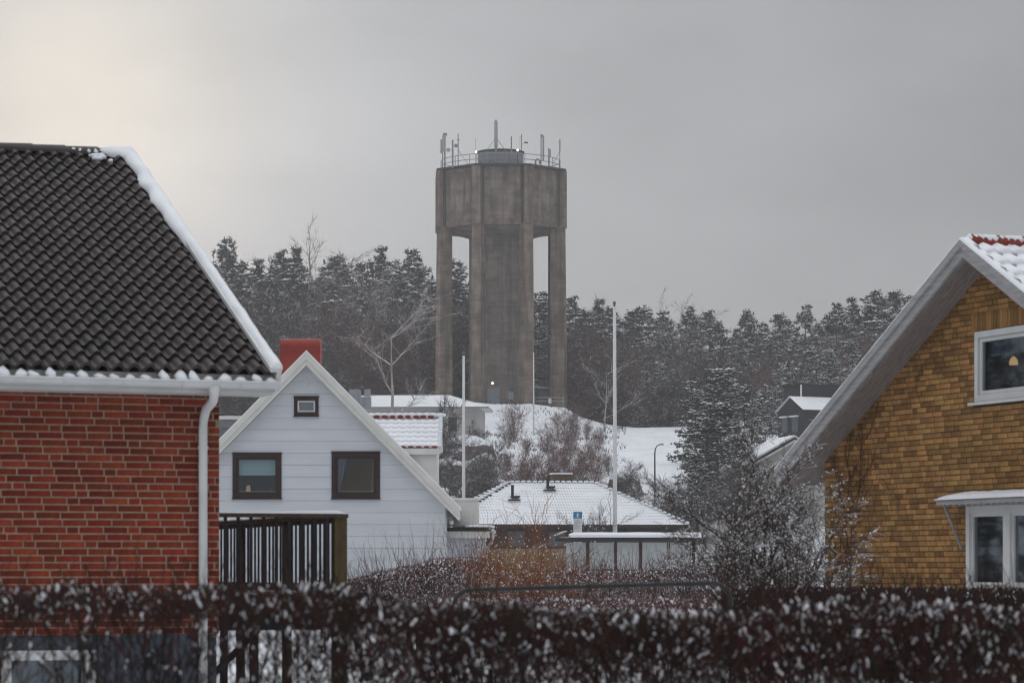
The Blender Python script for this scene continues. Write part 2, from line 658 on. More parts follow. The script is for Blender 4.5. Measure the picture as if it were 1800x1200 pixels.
    for i in range(NS + 1):
        s = -0.05 + (nl + 0.03) * i / NS
        q = i / NS
        w_ = 0.075 + 0.025 * noise.noise((q * 14, 0, 0)) + max(0, q - 0.38) * 0.20 * (0.75 + 1.0 * noise.noise((q * 17, 2.2, 0)))
        if q > 0.965:
            w_ += 0.35 * smooth(0.965, 1.0, q)
        h = 0.055 + 0.025 * noise.noise((q * 21, 5, 0))
        prof_ = [(g + 0.04, 0.055), (g + 0.035, 0.055 + h * 0.8), (g - 0.01, 0.07 + h), (g - w_ * 0.55, 0.06 + h), (g - w_ * 0.95, 0.05 + h * 0.5), (g - w_, 0.02)]
        rowv.append([(xx, ye + s * c - o * s_, ze + s * s_ + o * c) for xx, o in prof_])
    vs = [p for r_ in rowv for p in r_]
    fs = []
    for i in range(NS):
        for k in range(5):
            a = i * 6 + k
            fs.append((a, a + 6, a + 7, a + 1))
    fs.append((0, 1, 2, 3, 4, 5))
    sn.add(vs, fs)
    for i in range(16):
        xx = g - 0.35 - abs(RND.gauss(0, 0.16))
        ss = nl - 0.02 - abs(RND.gauss(0, 0.22))
        sn.lump((xx, ye + ss * c - 0.05 * s_, ze + ss * s_ + 0.05 * c), RND.uniform(.03, .08), .06, .035)
    for i in range(6):
        xx = -1.72 - RND.uniform(0, 0.3)
        ss = nl - RND.uniform(0.0, 0.18)
        sn.lump((xx, ye + ss * c - 0.05 * s_, ze + ss * s_ + 0.07 * c), RND.uniform(.02, .06), .05, .035)
    sn.build('verge_snow', M_SNOW, root, smooth=True)
    # fascia, soffit, gutter, snow plugs
    fb = MB()
    fb.box(XL, g - 0.02, ye + 0.09, ye + 0.12, ze - 0.21, ze - 0.02)
    fb.box(XL, g - 0.02, ye + 0.12, 0.0, ze - 0.22, ze - 0.20)
    fb.build('fascia', M_WHITE, root)
    gt = MB()
    gr, gy, gzc = 0.072, ye - 0.005, ze - 0.105
    vs, fs = [], []
    for x in (XL, g + 0.01):
        for k in range(11):
            a = math.pi + math.pi * k / 10
            vs.append((x, gy + gr * math.cos(a), gzc + gr * math.sin(a)))
        for k in range(11):
            a = 2 * math.pi - math.pi * k / 10
            vs.append((x, gy + gr * .9 * math.cos(a), gzc + gr * .9 * math.sin(a)))
    for k in range(21):
        fs.append((k, k + 22, k + 23, k + 1))
    fs.append(tuple(range(22, 33)))
    fs.append((21, 43, 22, 0))
    gt.add(vs, fs)
    gt.tube([(XL, gy - gr, gzc), (g + 0.01, gy - gr, gzc)], 0.012, 6)
    gut = gt.build('gutter', M_WHITE, root)
    x = g - 0.4
    while x > -4.5:
        MB().tube([(x, gy + gr * 1.08 * math.cos(math.pi + math.pi * k / 8), gzc + gr * 1.08 * math.sin(math.pi + math.pi * k / 8)) for k in range(9)], 0.008, 4).build('bracket', M_WHITE, gut)
        x -= 0.62
    rng = random.Random(4)
    x = g - 0.06
    while x > -6:
        hgt = rng.choice((0.0, 0.0, 0.015, 0.03, 0.055))
        xx = x + rng.uniform(-.02, .02)
        sp = MB()
        tops = ((0, .0), (.6, .028), (.85, .048), (1.0, .03), (1.0, 0.0))
        nn = 9
        vs = []
        hh = 0.045 + hgt
        lean = rng.uniform(-.03, .01)
        rb = rng.uniform(.045, .062)
        for t_, rr_ in ((-.3, .8), (.0, 1.1), (.4, 1.0), (.75, .62), (1.0, .22)):
            for q in range(nn):
                a = 6.283 * q / nn
                j_ = 1 + rng.uniform(-.3, .3)
                vs.append((xx + lean * max(0, t_) + rb * rr_ * j_ * math.cos(a), gy - .012 + .03 * max(0, t_) + .05 * rr_ * j_ * math.sin(a), gzc + .015 + hh * t_))
        fs = [(k * nn + q, k * nn + (q + 1) % nn, (k + 1) * nn + (q + 1) % nn, (k + 1) * nn + q) for k in range(4) for q in range(nn)]
        fs.append(tuple(4 * nn + q for q in range(nn)))
        sp.add(vs, fs)
        sp.build('snow_lump', M_SNOW, gut, smooth=True)
        x -= 0.165
    dp = MB()
    x = -0.19
    pts = [(x, gy, gzc - gr * .6), (x, gy, gzc - 0.13), (x, gy + 0.05, gzc - 0.2), (x, -0.20, 3.27), (x, -0.09, 3.17), (x, -0.07, 3.08), (x, -0.07, -0.2)]
    dp.tube(pts, [0.075, 0.05, 0.047, 0.047, 0.047, 0.047, 0.047], 12)
    dpo = dp.build('downpipe', M_WHITE, root, smooth=True)
    for z in (2.88, 1.4):
        MB().tube([(x, -0.07, z - 0.015), (x, -0.07, z + 0.015)], 0.056, 12).build('pipe_clamp', M_WHITE, dpo)
    return root


red_house()

# ================================================================== yellow brick house (right)
M_YEL = mat('yellow_brick', (0.335, 0.188, 0.068), 0.88, (0.225, 0.112, 0.038), 7.0, 0.5, 60, rnd=0.40, island=True, spec=0.15)
M_DMORT = mat('dark_mortar', (0.075, 0.045, 0.025), 0.95, (0.05, 0.03, 0.018), 8.0, spec=0.1)
M_GREYW = mat('worn_grey_white_wood', (0.42, 0.42, 0.43), 0.7, (0.30, 0.295, 0.295), 3.0, stretch=(0.7, 0.7, 8))
M_SOFF = mat('weathered_soffit', (0.27, 0.235, 0.215), 0.8, (0.17, 0.145, 0.135), 4.0, stretch=(1.2, 12, 1))
M_REDT = mat('red_clay_tile', (0.26, 0.035, 0.022), 0.7, (0.13, 0.018, 0.015), 6.0)
M_LAMP = mat('lit_lampshade', (0.9, 0.6, 0.3), 0.6, emit=(1.0, 0.58, 0.24), estr=0.8)
M_CURT = mat('sheer_curtain', (0.28, 0.31, 0.36), 0.9, (0.2, 0.22, 0.27), 3.0, stretch=(9, 1, 1))


def snow_tiles(x0, x1, slope_len, nrow, wave, amp, step, ncell=6, seed=0, trough=0.35):
    """snow lying on rows of pan tiles: wavy lips, one step per row. local: x across, y up the slope, z out"""
    vs, fs = [], []
    nw = int(round((x1 - x0) / wave * ncell))
    ga = slope_len / nrow
    for r in range(nrow):
        base = len(vs)
        for k, (yy, zz) in enumerate(((0.0, 0.0), (0.0, step * 0.75), (ga * 0.12, step), (ga * 0.6, step * 0.55), (ga + 0.01, step * 0.2))):
            for i in range(nw + 1):
                x = x0 + (x1 - x0) * i / nw
                ph = 2 * math.pi * (x - x0) / wave
                cz = amp * math.cos(ph) + 0.35 * amp * noise.noise((x * 3.0, r * 1.7 + yy * 2, seed))
                lip = -0.05 * math.cos(ph) * ga if k < 3 else 0
                vs.append((x, r * ga + yy + lip, cz + zz))
        for k in range(4):
            for i in range(nw):
                a = base + k * (nw + 1) + i
                fs.append((a, a + 1, a + nw + 2, a + nw + 1))
    return vs, fs


def yellow_house():
    ang = math.atan2(-0.928, 0.371)
    root = thing('brick_house', 'yellow brick house gable under wide white bargeboards, bare vine climbing it', 'house', (4.71, 42.80, 0), ang)
    TP = 0.535
    RX = 4.74
    HALF = 5.46
    o = 0.45

    def rake(x, z0=5.75):
        return z0 - TP * abs(x - RX)
    # body with openings: upper window x 4.30..6.0 z 3.87..4.84 ; lower 4.12..7.2 z 1.33..2.46
    UW = (4.30, 6.05, 3.88, 4.83)
    LW = (4.10, 7.3, 1.30, 2.46)
    w = MB()
    w.box(0, LW[0], 0, 0.3, -0.5, 3.0)
    w.box(LW[0], UW[0], 0, 0.3, LW[3], 3.0)
    w.box(LW[0], UW[0], 0, 0.3, -0.5, LW[2])
    w.prism([(0, 3.0), (UW[0], 3.0), (UW[0], rake(UW[0])), (0, rake(0))], 0, 0.3)
    w.prism([(UW[0], UW[3]), (UW[1], UW[3]), (UW[1], rake(UW[1])), (RX, 5.75), (UW[0], rake(UW[0]))], 0, 0.3)
    w.box(UW[0], UW[1], 0, 0.3, LW[3], UW[2])
    w.prism([(UW[1], LW[3]), (9.48, LW[3]), (9.48, rake(9.48)), (UW[1], rake(UW[1]))], 0, 0.3)
    w.box(UW[0], 9.48, 0, 0.3, -0.5, LW[2])
    w.box(LW[1], 9.48, 0, 0.3, LW[2], LW[3])
    w.box(0, 0.3, 0.3, 12, -0.5, rake(0) - .1)
    w.box(9.18, 9.48, 0.3, 12, -0.5, rake(9.48) - .1)
    w.box(0.3, 9.18, 11.7, 12, -0.5, rake(0))
    w.build('wall', M_DMORT, root)
    rows = [(i, 0.2 + i * 0.0752) for i in range(75)]

    def inside(a, b, z, zt):
        a, b = max(a, 0.0), min(b, 9.48)
        if b - a < .03 or z > max(rake(a), rake(b)) - 0.01:
            return None
        for q in (UW, LW):
            top = q[3] + (0.25 if q is UW else 0.0)
            if b > q[0] - 0.005 and a < q[1] + 0.005 and zt > q[2] - 0.02 and z < top:
                if a < q[0] - 0.03:
                    b = q[0] - 0.006
                elif b > q[1] + 0.03:
                    a = q[1] + 0.006
                else:
                    return None
        return (a, b)

    def vis(a, z):
        X = 4.71 + 0.371 * a
        Y = 42.8 - 0.928 * a
        px = 900 + F * X / Y
        py = 1000 - F * (z - CZ) / Y
        if px > 1815 or py > 1035:
            return 0
        return px - 1300 + (40 - abs(py - 760) * 0.2) * 4
    lay_bricks(root, rows, M_YEL, 8, 0.0635, 0.0117, vis, inside, 0.0, 9.6)
    # soldier courses over the upper window and a short one near the apex
    sm = MB().box(0, 0.0615, -0.012, 0.0, 0, 0.24).mesh('soldier', M_YEL)
    x = UW[0] - 0.04
    while x < UW[1] + 0.03:
        h = min(0.24, rake(x + 0.06) - UW[3] - 0.03)
        if h > 0.08:
            inst(sm, 'brick', root, (x, RND.uniform(-.002, .002), UW[3] + 0.012), (0, 0, 0), (1, 1, h / 0.24))
        x += 0.0705
    for k in range(5):
        inst(sm, 'brick', root, (5.06 + k * .0705, -0.001, 5.30), (0, 0, 0), (1, 1, 0.8 - 0.12 * k))
    # roof: two slabs
    for s in (-1, 1):
        mb = MB()
        xe = RX + s * HALF
        a = [(RX, rake(RX, 5.80)), (xe, rake(xe, 5.80)), (xe, rake(xe, 6.00)), (RX, 6.00)]
        if s > 0:
            mb.prism(a, -o + 0.05, 12.4)
        else:
            mb.prism(a[::-1], -o + 0.05, 12.4)
        mb.build('roof_slab', M_SOFF, root)
        # soffit boards under the gable overhang
        L = HALF / math.cos(math.atan(TP))
        for k in range(5):
            sb = MB()
            y0 = -o + 0.05 + k * 0.081
            q = [(RX, 5.745), (xe, rake(xe, 5.745)), (xe, rake(xe, 5.795)), (RX, 5.795)]
            sb.prism(q if s > 0 else q[::-1], y0, y0 + 0.076)
            sb.build('soffit_board', M_SOFF, root)
        # bargeboards: two stepped boards
        bb = MB()
        q = [(RX, 5.79), (xe, rake(xe, 5.79)), (xe, rake(xe, 5.93)), (RX, 5.93)]
        bb.prism(q if s > 0 else q[::-1], -o, -o + 0.045)
        bb.build('bargeboard', M_GREYW, root)
        bb = MB()
        q = [(RX, 5.925), (xe, rake(xe, 5.925)), (xe, rake(xe, 6.025)), (RX, 6.025)]
        bb.prism(q if s > 0 else q[::-1], -o - 0.04, -o + 0.03)
        bb.build('bargeboard', M_GREYW, root)
        cs = MB()
        NS = 60
        vs, fs = [], []
        for i in range(NS + 1):
            t = i / NS
            x = lerp(RX, xe, t)
            h = 0.03 + 0.012 * noise.noise((t * 20, s, 0))
            for yy, zz in ((-o - 0.045, 6.027), (-o - 0.03, 6.027 + h), (-o + 0.08, 6.03 + h * 1.2), (-o + 0.16, 6.02)):
                vs.append((x, yy, rake(x, zz)))
        for i in range(NS):
            for k in range(3):
                a = i * 4 + k
                fs.append((a, a + 1, a + 5, a + 4) if s < 0 else (a, a + 4, a + 5, a + 1))
        cs.add(vs, fs)
        cs.build('bargeboard_snow', M_SNOW, root, smooth=True)
    # eave ends and wall-soffit trim
    # snow over tiles, right slope
    pitch = math.atan(TP)
    SLN = HALF / math.cos(pitch)
    vs, fs = snow_tiles(-o + 0.04, 8.0, SLN, 16, 0.22, 0.022, 0.075, seed=3)
    T = Matrix.Translation((RX + HALF, 0, rake(RX + HALF, 5.99))) @ Matrix(((0, -math.cos(pitch), math.sin(pitch), 0), (1, 0, 0, 0), (0, math.sin(pitch), math.cos(pitch), 0), (0, 0, 0, 1)))
    MB().add(vs, fs, 0, T).build('snow_on_tiles', M_SNOW, root, smooth=True)
    T2 = Matrix.Translation((RX - HALF, 0, rake(RX - HALF, 6.01))) @ Matrix(((0, math.cos(pitch), -math.sin(pitch), 0), (-1, 0, 0, 0), (0, math.sin(pitch), math.cos(pitch), 0), (0, 0, 0, 1)))
    vs2, fs2 = snow_tiles(-8.0, o - 0.13, SLN, 16, 0.22, 0.022, 0.06, ncell=4, seed=5)
    MB().add(vs2, fs2, 0, T2).build('snow_on_tiles', M_SNOW, root, smooth=True)
    # ridge tiles, red where the snow has slipped
    for k in range(18):
        y0 = -o + 0.12 + k * 0.40
        rt = MB()
        rt.tube([(RX, y0, 5.99), (RX, y0 + 0.42, 5.975)], [0.12, 0.105], 12)
        ro = rt.build('ridge_tile', M_REDT, root)
        sm_ = MB()
        for j in range(4):
            sm_.lump((RX - 0.02, y0 + 0.05 + j * 0.1, 6.055), .15, .095, .07, jit=0.12)
        sm_.build('ridge_snow', M_SNOW, root, smooth=True)
    rb = MB()
    for k in range(30):
        y0 = -o + 0.30 + k * 0.215
        if k % 5 in (0, 1, 4):
            continue
        rb.lump((RX + 0.165, y0, 5.985), .05, .06 + .03 * RND.random(), .035, jit=.3)
    rb.build('bare_tile_edge', M_REDT, root)
    # upper window
    win = thing('window', '', '', (0, 0, 0))
    del win['label'], win['category']
    win.parent = root
    u = UW
    fr = MB()
    fw = 0.085
    for a, b, c, d in ((u[0], u[0] + fw, u[2], u[3]), (u[1] - fw, u[1], u[2], u[3]), (u[0] + fw, u[1] - fw, u[3] - fw, u[3]), (u[0] + fw, u[1] - fw, u[2], u[2] + fw)):
        fr.box(a, b, 0.0, 0.12, c, d)
    fr.build('frame', M_WHITE, win)
    f2 = MB()
    iw = 0.05
    i0, i1, j0, j1 = u[0] + fw + .006, u[1] - fw - .006, u[2] + fw + .006, u[3] - fw - .006
    for a, b, c, d in ((i0, i0 + iw, j0, j1), (i1 - iw, i1, j0, j1), (i0 + iw, i1 - iw, j1 - iw, j1), (i0 + iw, i1 - iw, j0, j0 + iw)):
        f2.box(a, b, 0.03, 0.09, c, d)
    f2.build('sash', M_WHITE, win)
    MB().box(i0 + iw, i1 - iw, 0.055, 0.06, j0 + iw, j1 - iw).build('pane', M_GLASSD, win)
    MB().box(u[0] - 0.06, u[1] + 0.06, -0.07, 0.02, u[2] - 0.05, u[2] - 0.012).build('sill', M_WHITE, win)
    cv = MB()
    vs, fs = [], []
    for i in range(61):
        x = lerp(u[0] + .05, u[1] - .05, i / 60)
        for z in (j1 - 0.24, j1 + 0.05):
            vs.append((x, 0.2 + 0.03 * math.sin(i * 1.3) + 0.012 * math.sin(i * 3.1), z))
    for i in range(60):
        fs.append((2 * i, 2 * i + 2, 2 * i + 3, 2 * i + 1))
    cv.add(vs, fs)
    cv.build('curtain', M_CURT, win)
    room = MB()
    room.add([(u[0] - .3, 2.8, u[2] - .5), (u[1] + .8, 2.8, u[2] - .5), (u[1] + .8, 2.8, u[3] + .3), (u[0] - .3, 2.8, u[3] + .3),
              (u[0] + .01, .13, u[2] + .01), (u[1] - .01, .13, u[2] + .01), (u[1] - .01, .13, u[3] - .01), (u[0] + .01, .13, u[3] - .01)],
             [(0, 1, 2, 3), (0, 4, 5, 1), (3, 2, 6, 7), (0, 3, 7, 4), (1, 5, 6, 2)])
    room.build('dark_interior', M_INT2, win)
    # lower window with canopy
    lw = bpy.data.objects.new('window', None)
    COL.objects.link(lw)
    lw.parent = root
    u = LW
    fr = MB()
    zt = u[3] - 0.02
    fw = 0.09
    muls = [u[0], 5.06, 6.2, u[1] - fw]
    for xm in muls:
        wdt = fw if xm in (muls[0], muls[-1]) else 0.17
        fr.box(xm, xm + wdt, -0.015, 0.12, u[2], u[3])
    for a, b in ((muls[0] + fw, muls[1]), (muls[1] + .17, muls[2]), (muls[2] + .17, muls[3])):
        fr.box(a, b, -0.01, 0.12, u[3] - 0.1, u[3])
        fr.box(a, b, -0.01, 0.12, u[2], u[2] + 0.08)
    fr.build('frame', M_WHITE, lw)
    for a, b in ((muls[0] + fw, muls[1]), (muls[1] + .17, muls[2]), (muls[2] + .17, muls[3])):
        s2 = MB()
        for c, d, e, f_ in ((a, a + .045, u[2] + .08, u[3] - .1), (b - .045, b, u[2] + .08, u[3] - .1), (a + .045, b - .045, u[3] - .145, u[3] - .1), (a + .045, b - .045, u[2] + .08, u[2] + .125)):
            s2.box(c, d, 0.02, 0.08, e, f_)
        s2.build('sash', M_WHITE, lw)
        MB().box(a + .045, b - .045, 0.05, 0.055, u[2] + .125, u[3] - .145).build('pane', M_GLASSD, lw)
    MB().box(u[0] - .05, u[1] + .05, -0.08, 0.0, u[2] - .05, u[2] - .01).build('sill', M_WHITE, lw)
    room = MB()
    room.add([(u[0], 3.0, u[2] - .5), (u[1], 3.0, u[2] - .5), (u[1], 3.0, u[3] + .1), (u[0], 3.0, u[3] + .1),
              (u[0] + .01, .13, u[2] + .01), (u[1] - .01, .13, u[2] + .01), (u[1] - .01, .13, u[3] - .01), (u[0] + .01, .13, u[3] - .01)],
             [(0, 1, 2, 3), (0, 4, 5, 1), (3, 2, 6, 7), (0, 3, 7, 4), (1, 5, 6, 2)])
    room.build('dark_interior', M_INT2, lw)
    can = MB()
    CX0, CX1, CP = 3.90, 7.5, 0.36
    can.add([(CX0, 0, 2.60), (CX1, 0, 2.60), (CX1, -CP, 2.535), (CX0, -CP, 2.535), (CX0, 0, 2.545), (CX1, 0, 2.545), (CX1, -CP, 2.48), (CX0, -CP, 2.48)],
            [(3, 2, 1, 0), (4, 5, 6, 7), (3, 7, 6, 2), (0, 4, 7, 3), (2, 6, 5, 1)])
    co = can.build('window_canopy', M_GREYW, root)
    x = CX0 + 0.22
    while x < CX1:
        MB().box(x, x + 0.05, -CP + 0.03, -0.02, 2.46, 2.50).build('rafter', M_GREYW, co)
        x += 0.16
    st = MB()
    st.tube([(CX0 + 0.10, -CP + 0.06, 2.49), (CX0 + 0.12, -0.03, 1.88)], 0.017, 8)
    st.build('strut', M_STEEL, co)
    cs = MB()
    NS = 50
    vs, fs = [], []
    for i in range(NS + 1):
        x = lerp(CX0 - 0.02, CX1, i / NS)
        e = smooth(0, 0.06, i / NS) * .8 + .2
        h = (0.06 + 0.01 * noise.noise((x * 5, 0, 0))) * e
        for yy, zz in ((-CP - 0.03, 2.545), (-CP - 0.03, 2.545 + h * .7), (-CP + 0.05, 2.552 + h), (-0.02, 2.60 + h)):
            vs.append((x, yy, zz))
    for i in range(NS):
        for k in range(3):
            a = i * 4 + k
            fs.append((a, a + 4, a + 5, a + 1))
    fs.append((0, 1, 2, 3))
    cs.add(vs, fs)
    cs.build('canopy_snow', M_SNOW, co, smooth=True)
    # pendant lamp in the upper room (own thing: hangs inside)
    pl = thing('pendant_lamp', 'lit orange pendant lamp hanging behind upper window of yellow house', 'lamp',
               Vector((4.71, 42.8, 0)) + Vector((0.371 * 4.50 + 0.928 * 0.5, -0.928 * 4.50 + 0.371 * 0.5, 4.385)))
    lp = MB()
    ringr = [(0.0, 0.055), (0.02, 0.062), (0.06, 0.055), (0.095, 0.035), (0.115, 0.012)]
    lp.tube([(0, 0, z) for z, r_ in ringr], [r_ for z, r_ in ringr], 14)
    lp.build('lamp_shade', M_LAMP, pl, smooth=True)
    MB().tube([(0, 0, 0.11), (0, 0, 0.5)], 0.004, 5).build('cord', M_BLACK, pl)
    return root


YH = yellow_house()


def yloc(x, y, z):
    return Vector((4.71 + 0.371 * x + 0.928 * y, 42.8 - 0.928 * x + 0.371 * y, z))


def wall_vine():
    M = mat('vine_bark', (0.10, 0.048, 0.026), 0.9, (0.06, 0.028, 0.016), 5.0, spec=0.1)
    rng = random.Random(21)
    root = thing('climbing_vine', 'bare brown vine climbing the corner of the yellow brick wall', 'vine', yloc(0.6, -0.1, 0))
    base = Vector(root.location)
    mb = MB()
    thin = MB()

    def strand(p, d, L, r, depth):
        pts, rr = [], []
        x, z = p
        a = d
        n = max(4, int(L / 0.10))
        for i in range(n + 1):
            pts.append(yloc(x, -0.03 - 0.02 * rng.random(), z) - base)
            rr.append(max(0.003, r * (1 - 0.75 * i / n)))
            a += rng.uniform(-0.35, 0.35)
            a = a * 0.93 + d * 0.07
            x += math.sin(a) * L / n
            z += math.cos(a) * L / n
            if z > 5.7 - 0.535 * abs(x - 4.74) or x < 0.03:
                break
            if depth < 3 and rng.random() < (0.30 if depth < 2 else 0.2):
                strand((x, z), a + rng.choice((-1, 1)) * rng.uniform(0.5, 1.3), L * rng.uniform(0.25, 0.55), r * 0.55, depth + 1)
        if len(pts) > 1:
            (mb if depth < 2 else thin).tube(pts, rr, 5 if depth < 2 else 3, cap=False)
    for k in range(4):
        strand((0.25 + 0.16 * k * rng.uniform(.7, 1.2), 0.0), rng.uniform(-0.1, 0.22), rng.uniform(2.8, 4.3), 0.016, 0)
    for k in range(3):
        strand((0.5 + .25 * k, 2.6 + .12 * k), rng.uniform(0.2, 0.9), rng.uniform(0.7, 1.5), 0.011, 1)
    mb.build('stem', M, root)
    thin.build('tendrils', M, root, kind='stuff')


wall_vine()

# ================================================================== white wooden house (middle left)
M_BOARD = mat('pale_blue_grey_board', (0.585, 0.61, 0.64), 0.6, (0.525, 0.55, 0.58), 0.9, rnd=0.025, stretch=(0.5, 1, 4))
M_BROWN = mat('dark_brown_paint', (0.040, 0.022, 0.020), 0.55, (0.026, 0.014, 0.013), 4.0)
M_CHIM = mat('red_sheet_metal', (0.30, 0.040, 0.028), 0.5, (0.24, 0.031, 0.022), 3.0)
M_BLIND = mat('pale_roller_blind', (0.60, 0.70, 0.67), 0.8, (0.56, 0.66, 0.63), 1.0)


def clip_gable(z0, z1, hw, za, tanp):
    """outline of a board between heights z0,z1 under a symmetric gable whose inner apex is za"""
    def half(z):
        return min(hw, max(0.0, (za - z) / tanp))
    h0, h1 = half(z0), half(z1)
    poly = [(-h0, z0), (h0, z0)]
    zk = za - hw * tanp
    if z0 < zk < z1:
        poly.append((hw, zk))
    if h1 > 0.005:
        poly += [(h1, z1), (-h1, z1)]
    else:
        poly.append((0, za))
    if z0 < zk < z1:
        poly.append((-hw, zk))
    return poly


def white_house():
    Y0, S = 73.5, F / 73.5
    cx = (540 - 900) / S
    root = thing('wooden_house', 'pale boarded wooden house with steep gable, brown window frames and red chimney', 'house', (cx, Y0, 0))
    X = lambda px: (px - 540) / S
    Z = lambda py: CZ + (1000 - py) / S
    TP = 1.018
    HW = 3.57
    APEX = 7.20
    ain = APEX - 0.34
    # core wall just behind the boards, with window openings
    wins = [(X(409), X(495), Z(875), Z(797)), (X(583), X(668), Z(875), Z(795)), (X(517), X(560), Z(730), Z(698))]
    core = MB()
    core.add([(-HW, 0.25, -0.4), (HW, 0.25, -0.4), (HW, 0.25, ain - HW * TP), (0, 0.25, ain), (-HW, 0.25, ain - HW * TP),
              (-HW, 9, -0.4), (HW, 9, -0.4), (HW, 9, ain - HW * TP), (0, 9, ain), (-HW, 9, ain - HW * TP)],
             [(0, 5, 9, 4), (1, 2, 7, 6), (5, 6, 7, 8, 9), (0, 1, 6, 5)])
    core.build('wall', M_BOARD, root)
    # gable boards, cut round the windows
    bh = 0.306
    z = -0.3
    rng = random.Random(2)
    while z < ain:
        z1 = z + bh
        hz = [w for w in wins if w[3] > z + .001 and w[2] < z1 - .001]
        poly = clip_gable(z, z1 - 0.004, HW, ain, TP)
        segs = []
        if not hz:
            segs.append((poly, rng.uniform(0, .003)))
        else:
            cuts = sorted([(w[0], w[1]) for w in hz])
            edges = [-99] + [c for ab in cuts for c in ab] + [99]
            for a, b in zip(edges[0::2], edges[1::2]):
                pp = clip_x(poly, a, b)
                if len(pp) > 2:
                    segs.append((pp, rng.uniform(0, .003)))
            for w in hz:     # above / below slivers of partly covered boards
                if w[2] > z:
                    segs.append(([(w[0], z), (w[1], z), (w[1], min(w[2], z1 - .006)), (w[0], min(w[2], z1 - .006))], 0.001))
                if w[3] < z1 - .006:
                    segs.append(([(w[0], w[3]), (w[1], w[3]), (w[1], z1 - .006), (w[0], z1 - .006)], 0.001))
        for pp, dy in segs:
            n = len(pp)
            zmin = min(p[1] for p in pp)
            vs = [(p[0], -0.016 - dy + 0.007 * ((p[1] - z) / bh), p[1]) for p in pp] + [(p[0], 0.2, p[1]) for p in pp]
            fs = [tuple(range(n))] + [(i, i + n, (i + 1) % n + n, (i + 1) % n) for i in range(n)]
            MB().add(vs, fs).build('board', M_BOARD, root)
        z = z1
    # bargeboards, roof, roof snow
    EV = 3.94
    for s in (-1, 1):
        def sl(x, z0):
            return z0 - TP * abs(x)
        for (z0, z1, y0, y1) in ((APEX - 0.36, APEX - 0.19, -0.30, -0.262), (APEX - 0.20, APEX - 0.015, -0.335, -0.285)):
            q = [(0, z0), (s * EV, sl(EV, z0)), (s * EV, sl(EV, z1)), (0, z1)]
            bb = MB()
            bb.prism(q if s > 0 else q[::-1], y0, y1)
            bb.build('bargeboard', M_CREAM, root)
        q = [(0, APEX - 0.30), (s * (EV - .02), sl(EV - .02, APEX - 0.30)), (s * (EV - .02), sl(EV - .02, APEX - 0.06)), (0, APEX - 0.06)]
        rs = MB()
        rs.prism(q if s > 0 else q[::-1], -0.25, 9.3)
        rs.build('roof_slab', M_CREAM, root)
        q = [(0, APEX - 0.055), (s * EV, sl(EV, APEX - 0.055)), (s * (EV + .01), sl(EV, APEX + 0.03)), (0, APEX + 0.035)]
        rs = MB()
        rs.prism(q if s > 0 else q[::-1], -0.31, 9.3)
        rs.build('roof_snow', M_SNOW, root)
    # windows
    for i, (a, b, c, d) in enumerate(wins):
        wn = bpy.data.objects.new('window', None)
        COL.objects.link(wn)
        wn.parent = root
        fw = 0.10 if i < 2 else 0.085
        fr = MB()
        for p in ((a, a + fw, c, d), (b - fw, b, c, d), (a + fw, b - fw, d - fw, d), (a + fw, b - fw, c, c + fw)):
            fr.box(p[0], p[1], -0.05, 0.1, p[2], p[3])
        fr.box(a - .015, b + .015, -0.07, 0.0, d + .003, d + .03)
        fr.box(a - .015, b + .015, -0.08, 0.0, c - .035, c - .003)
        fr.build('frame', M_BROWN, wn)
        s0 = MB()
        iw = 0.055 if i < 2 else 0.04
        A, B, C_, D = a + fw + .003, b - fw - .003, c + fw + .003, d - fw - .003
        for p in ((A, A + iw, C_, D), (B - iw, B, C_, D), (A + iw, B - iw, D - iw, D), (A + iw, B - iw, C_, C_ + iw)):
            s0.box(p[0], p[1], -0.015, 0.07, p[2], p[3])
        s0.build('sash', M_BROWN if i < 2 else M_WHITE, wn)
        MB().box(A + iw, B - iw, 0.02, 0.025, C_ + iw, D - iw).build('pane', M_GLASS, wn)
        rm = MB()
        rm.add([(a, 2.2, c), (b, 2.2, c), (b, 2.2, d), (a, 2.2, d), (a, .21, c), (b, .21, c), (b, .21, d), (a, .21, d)],
               [(0, 1, 2, 3), (0, 4, 5, 1), (3, 2, 6, 7), (0, 3, 7, 4), (1, 5, 6, 2)])
        rm.build('room', M_INT, wn)
        if i < 2:
            MB().box(A, B, 0.09, 0.30, C_ + iw - .01, C_ + iw + .022).build('inner_sill', M_WHITE, wn)
        if i == 0:
            MB().box(A + .01, B - .01, 0.10, 0.105, D - iw - 0.40, D - .01).build('roller_blind', M_BLIND, wn)
        if i == 1:
            for sgn, xx in ((1, A + iw), (-1, B - iw)):
                wt_, wb_ = (0.22, 0.05) if sgn > 0 else (0.03, 0.09)
                cu = MB()
                vs, fs = [], []
                for k in range(13):
                    t = k / 12
                    vs.append((xx + sgn * wb_ * t, 0.13 + .012 * math.sin(k * 2.2), C_ + iw))
                    vs.append((xx + sgn * wt_ * t, 0.13 + .012 * math.sin(k * 2.2), D - iw))
                for k in range(12):
                    fs.append((2 * k, 2 * k + 2, 2 * k + 3, 2 * k + 1))
                cu.add(vs, fs)
                cu.build('curtain', M_CURT, wn)
    # gable plaque
    pq = MB()
    pq.prism([(-.06 + X(538), Z(665)), (.06 + X(538), Z(665)), (.06 + X(538), Z(680)), (X(538), Z(680) - 0.0), (-.06 + X(538), Z(680))][:3] + [(-.06 + X(538), Z(680))], -0.035, -0.02)
    for k in range(3):
        pq.box(X(538) - .045, X(538) + .045, -0.05, -0.035, Z(680) + .05 + k * .06, Z(680) + .08 + k * .06)
    pq.build('gable_vent', M_BOARD, root)
    # chimney, rounded sheet-metal hood
    S2 = F / 77.0
    c0, c1 = (495 - 900) / S2 - cx, (565 - 900) / S2 - cx
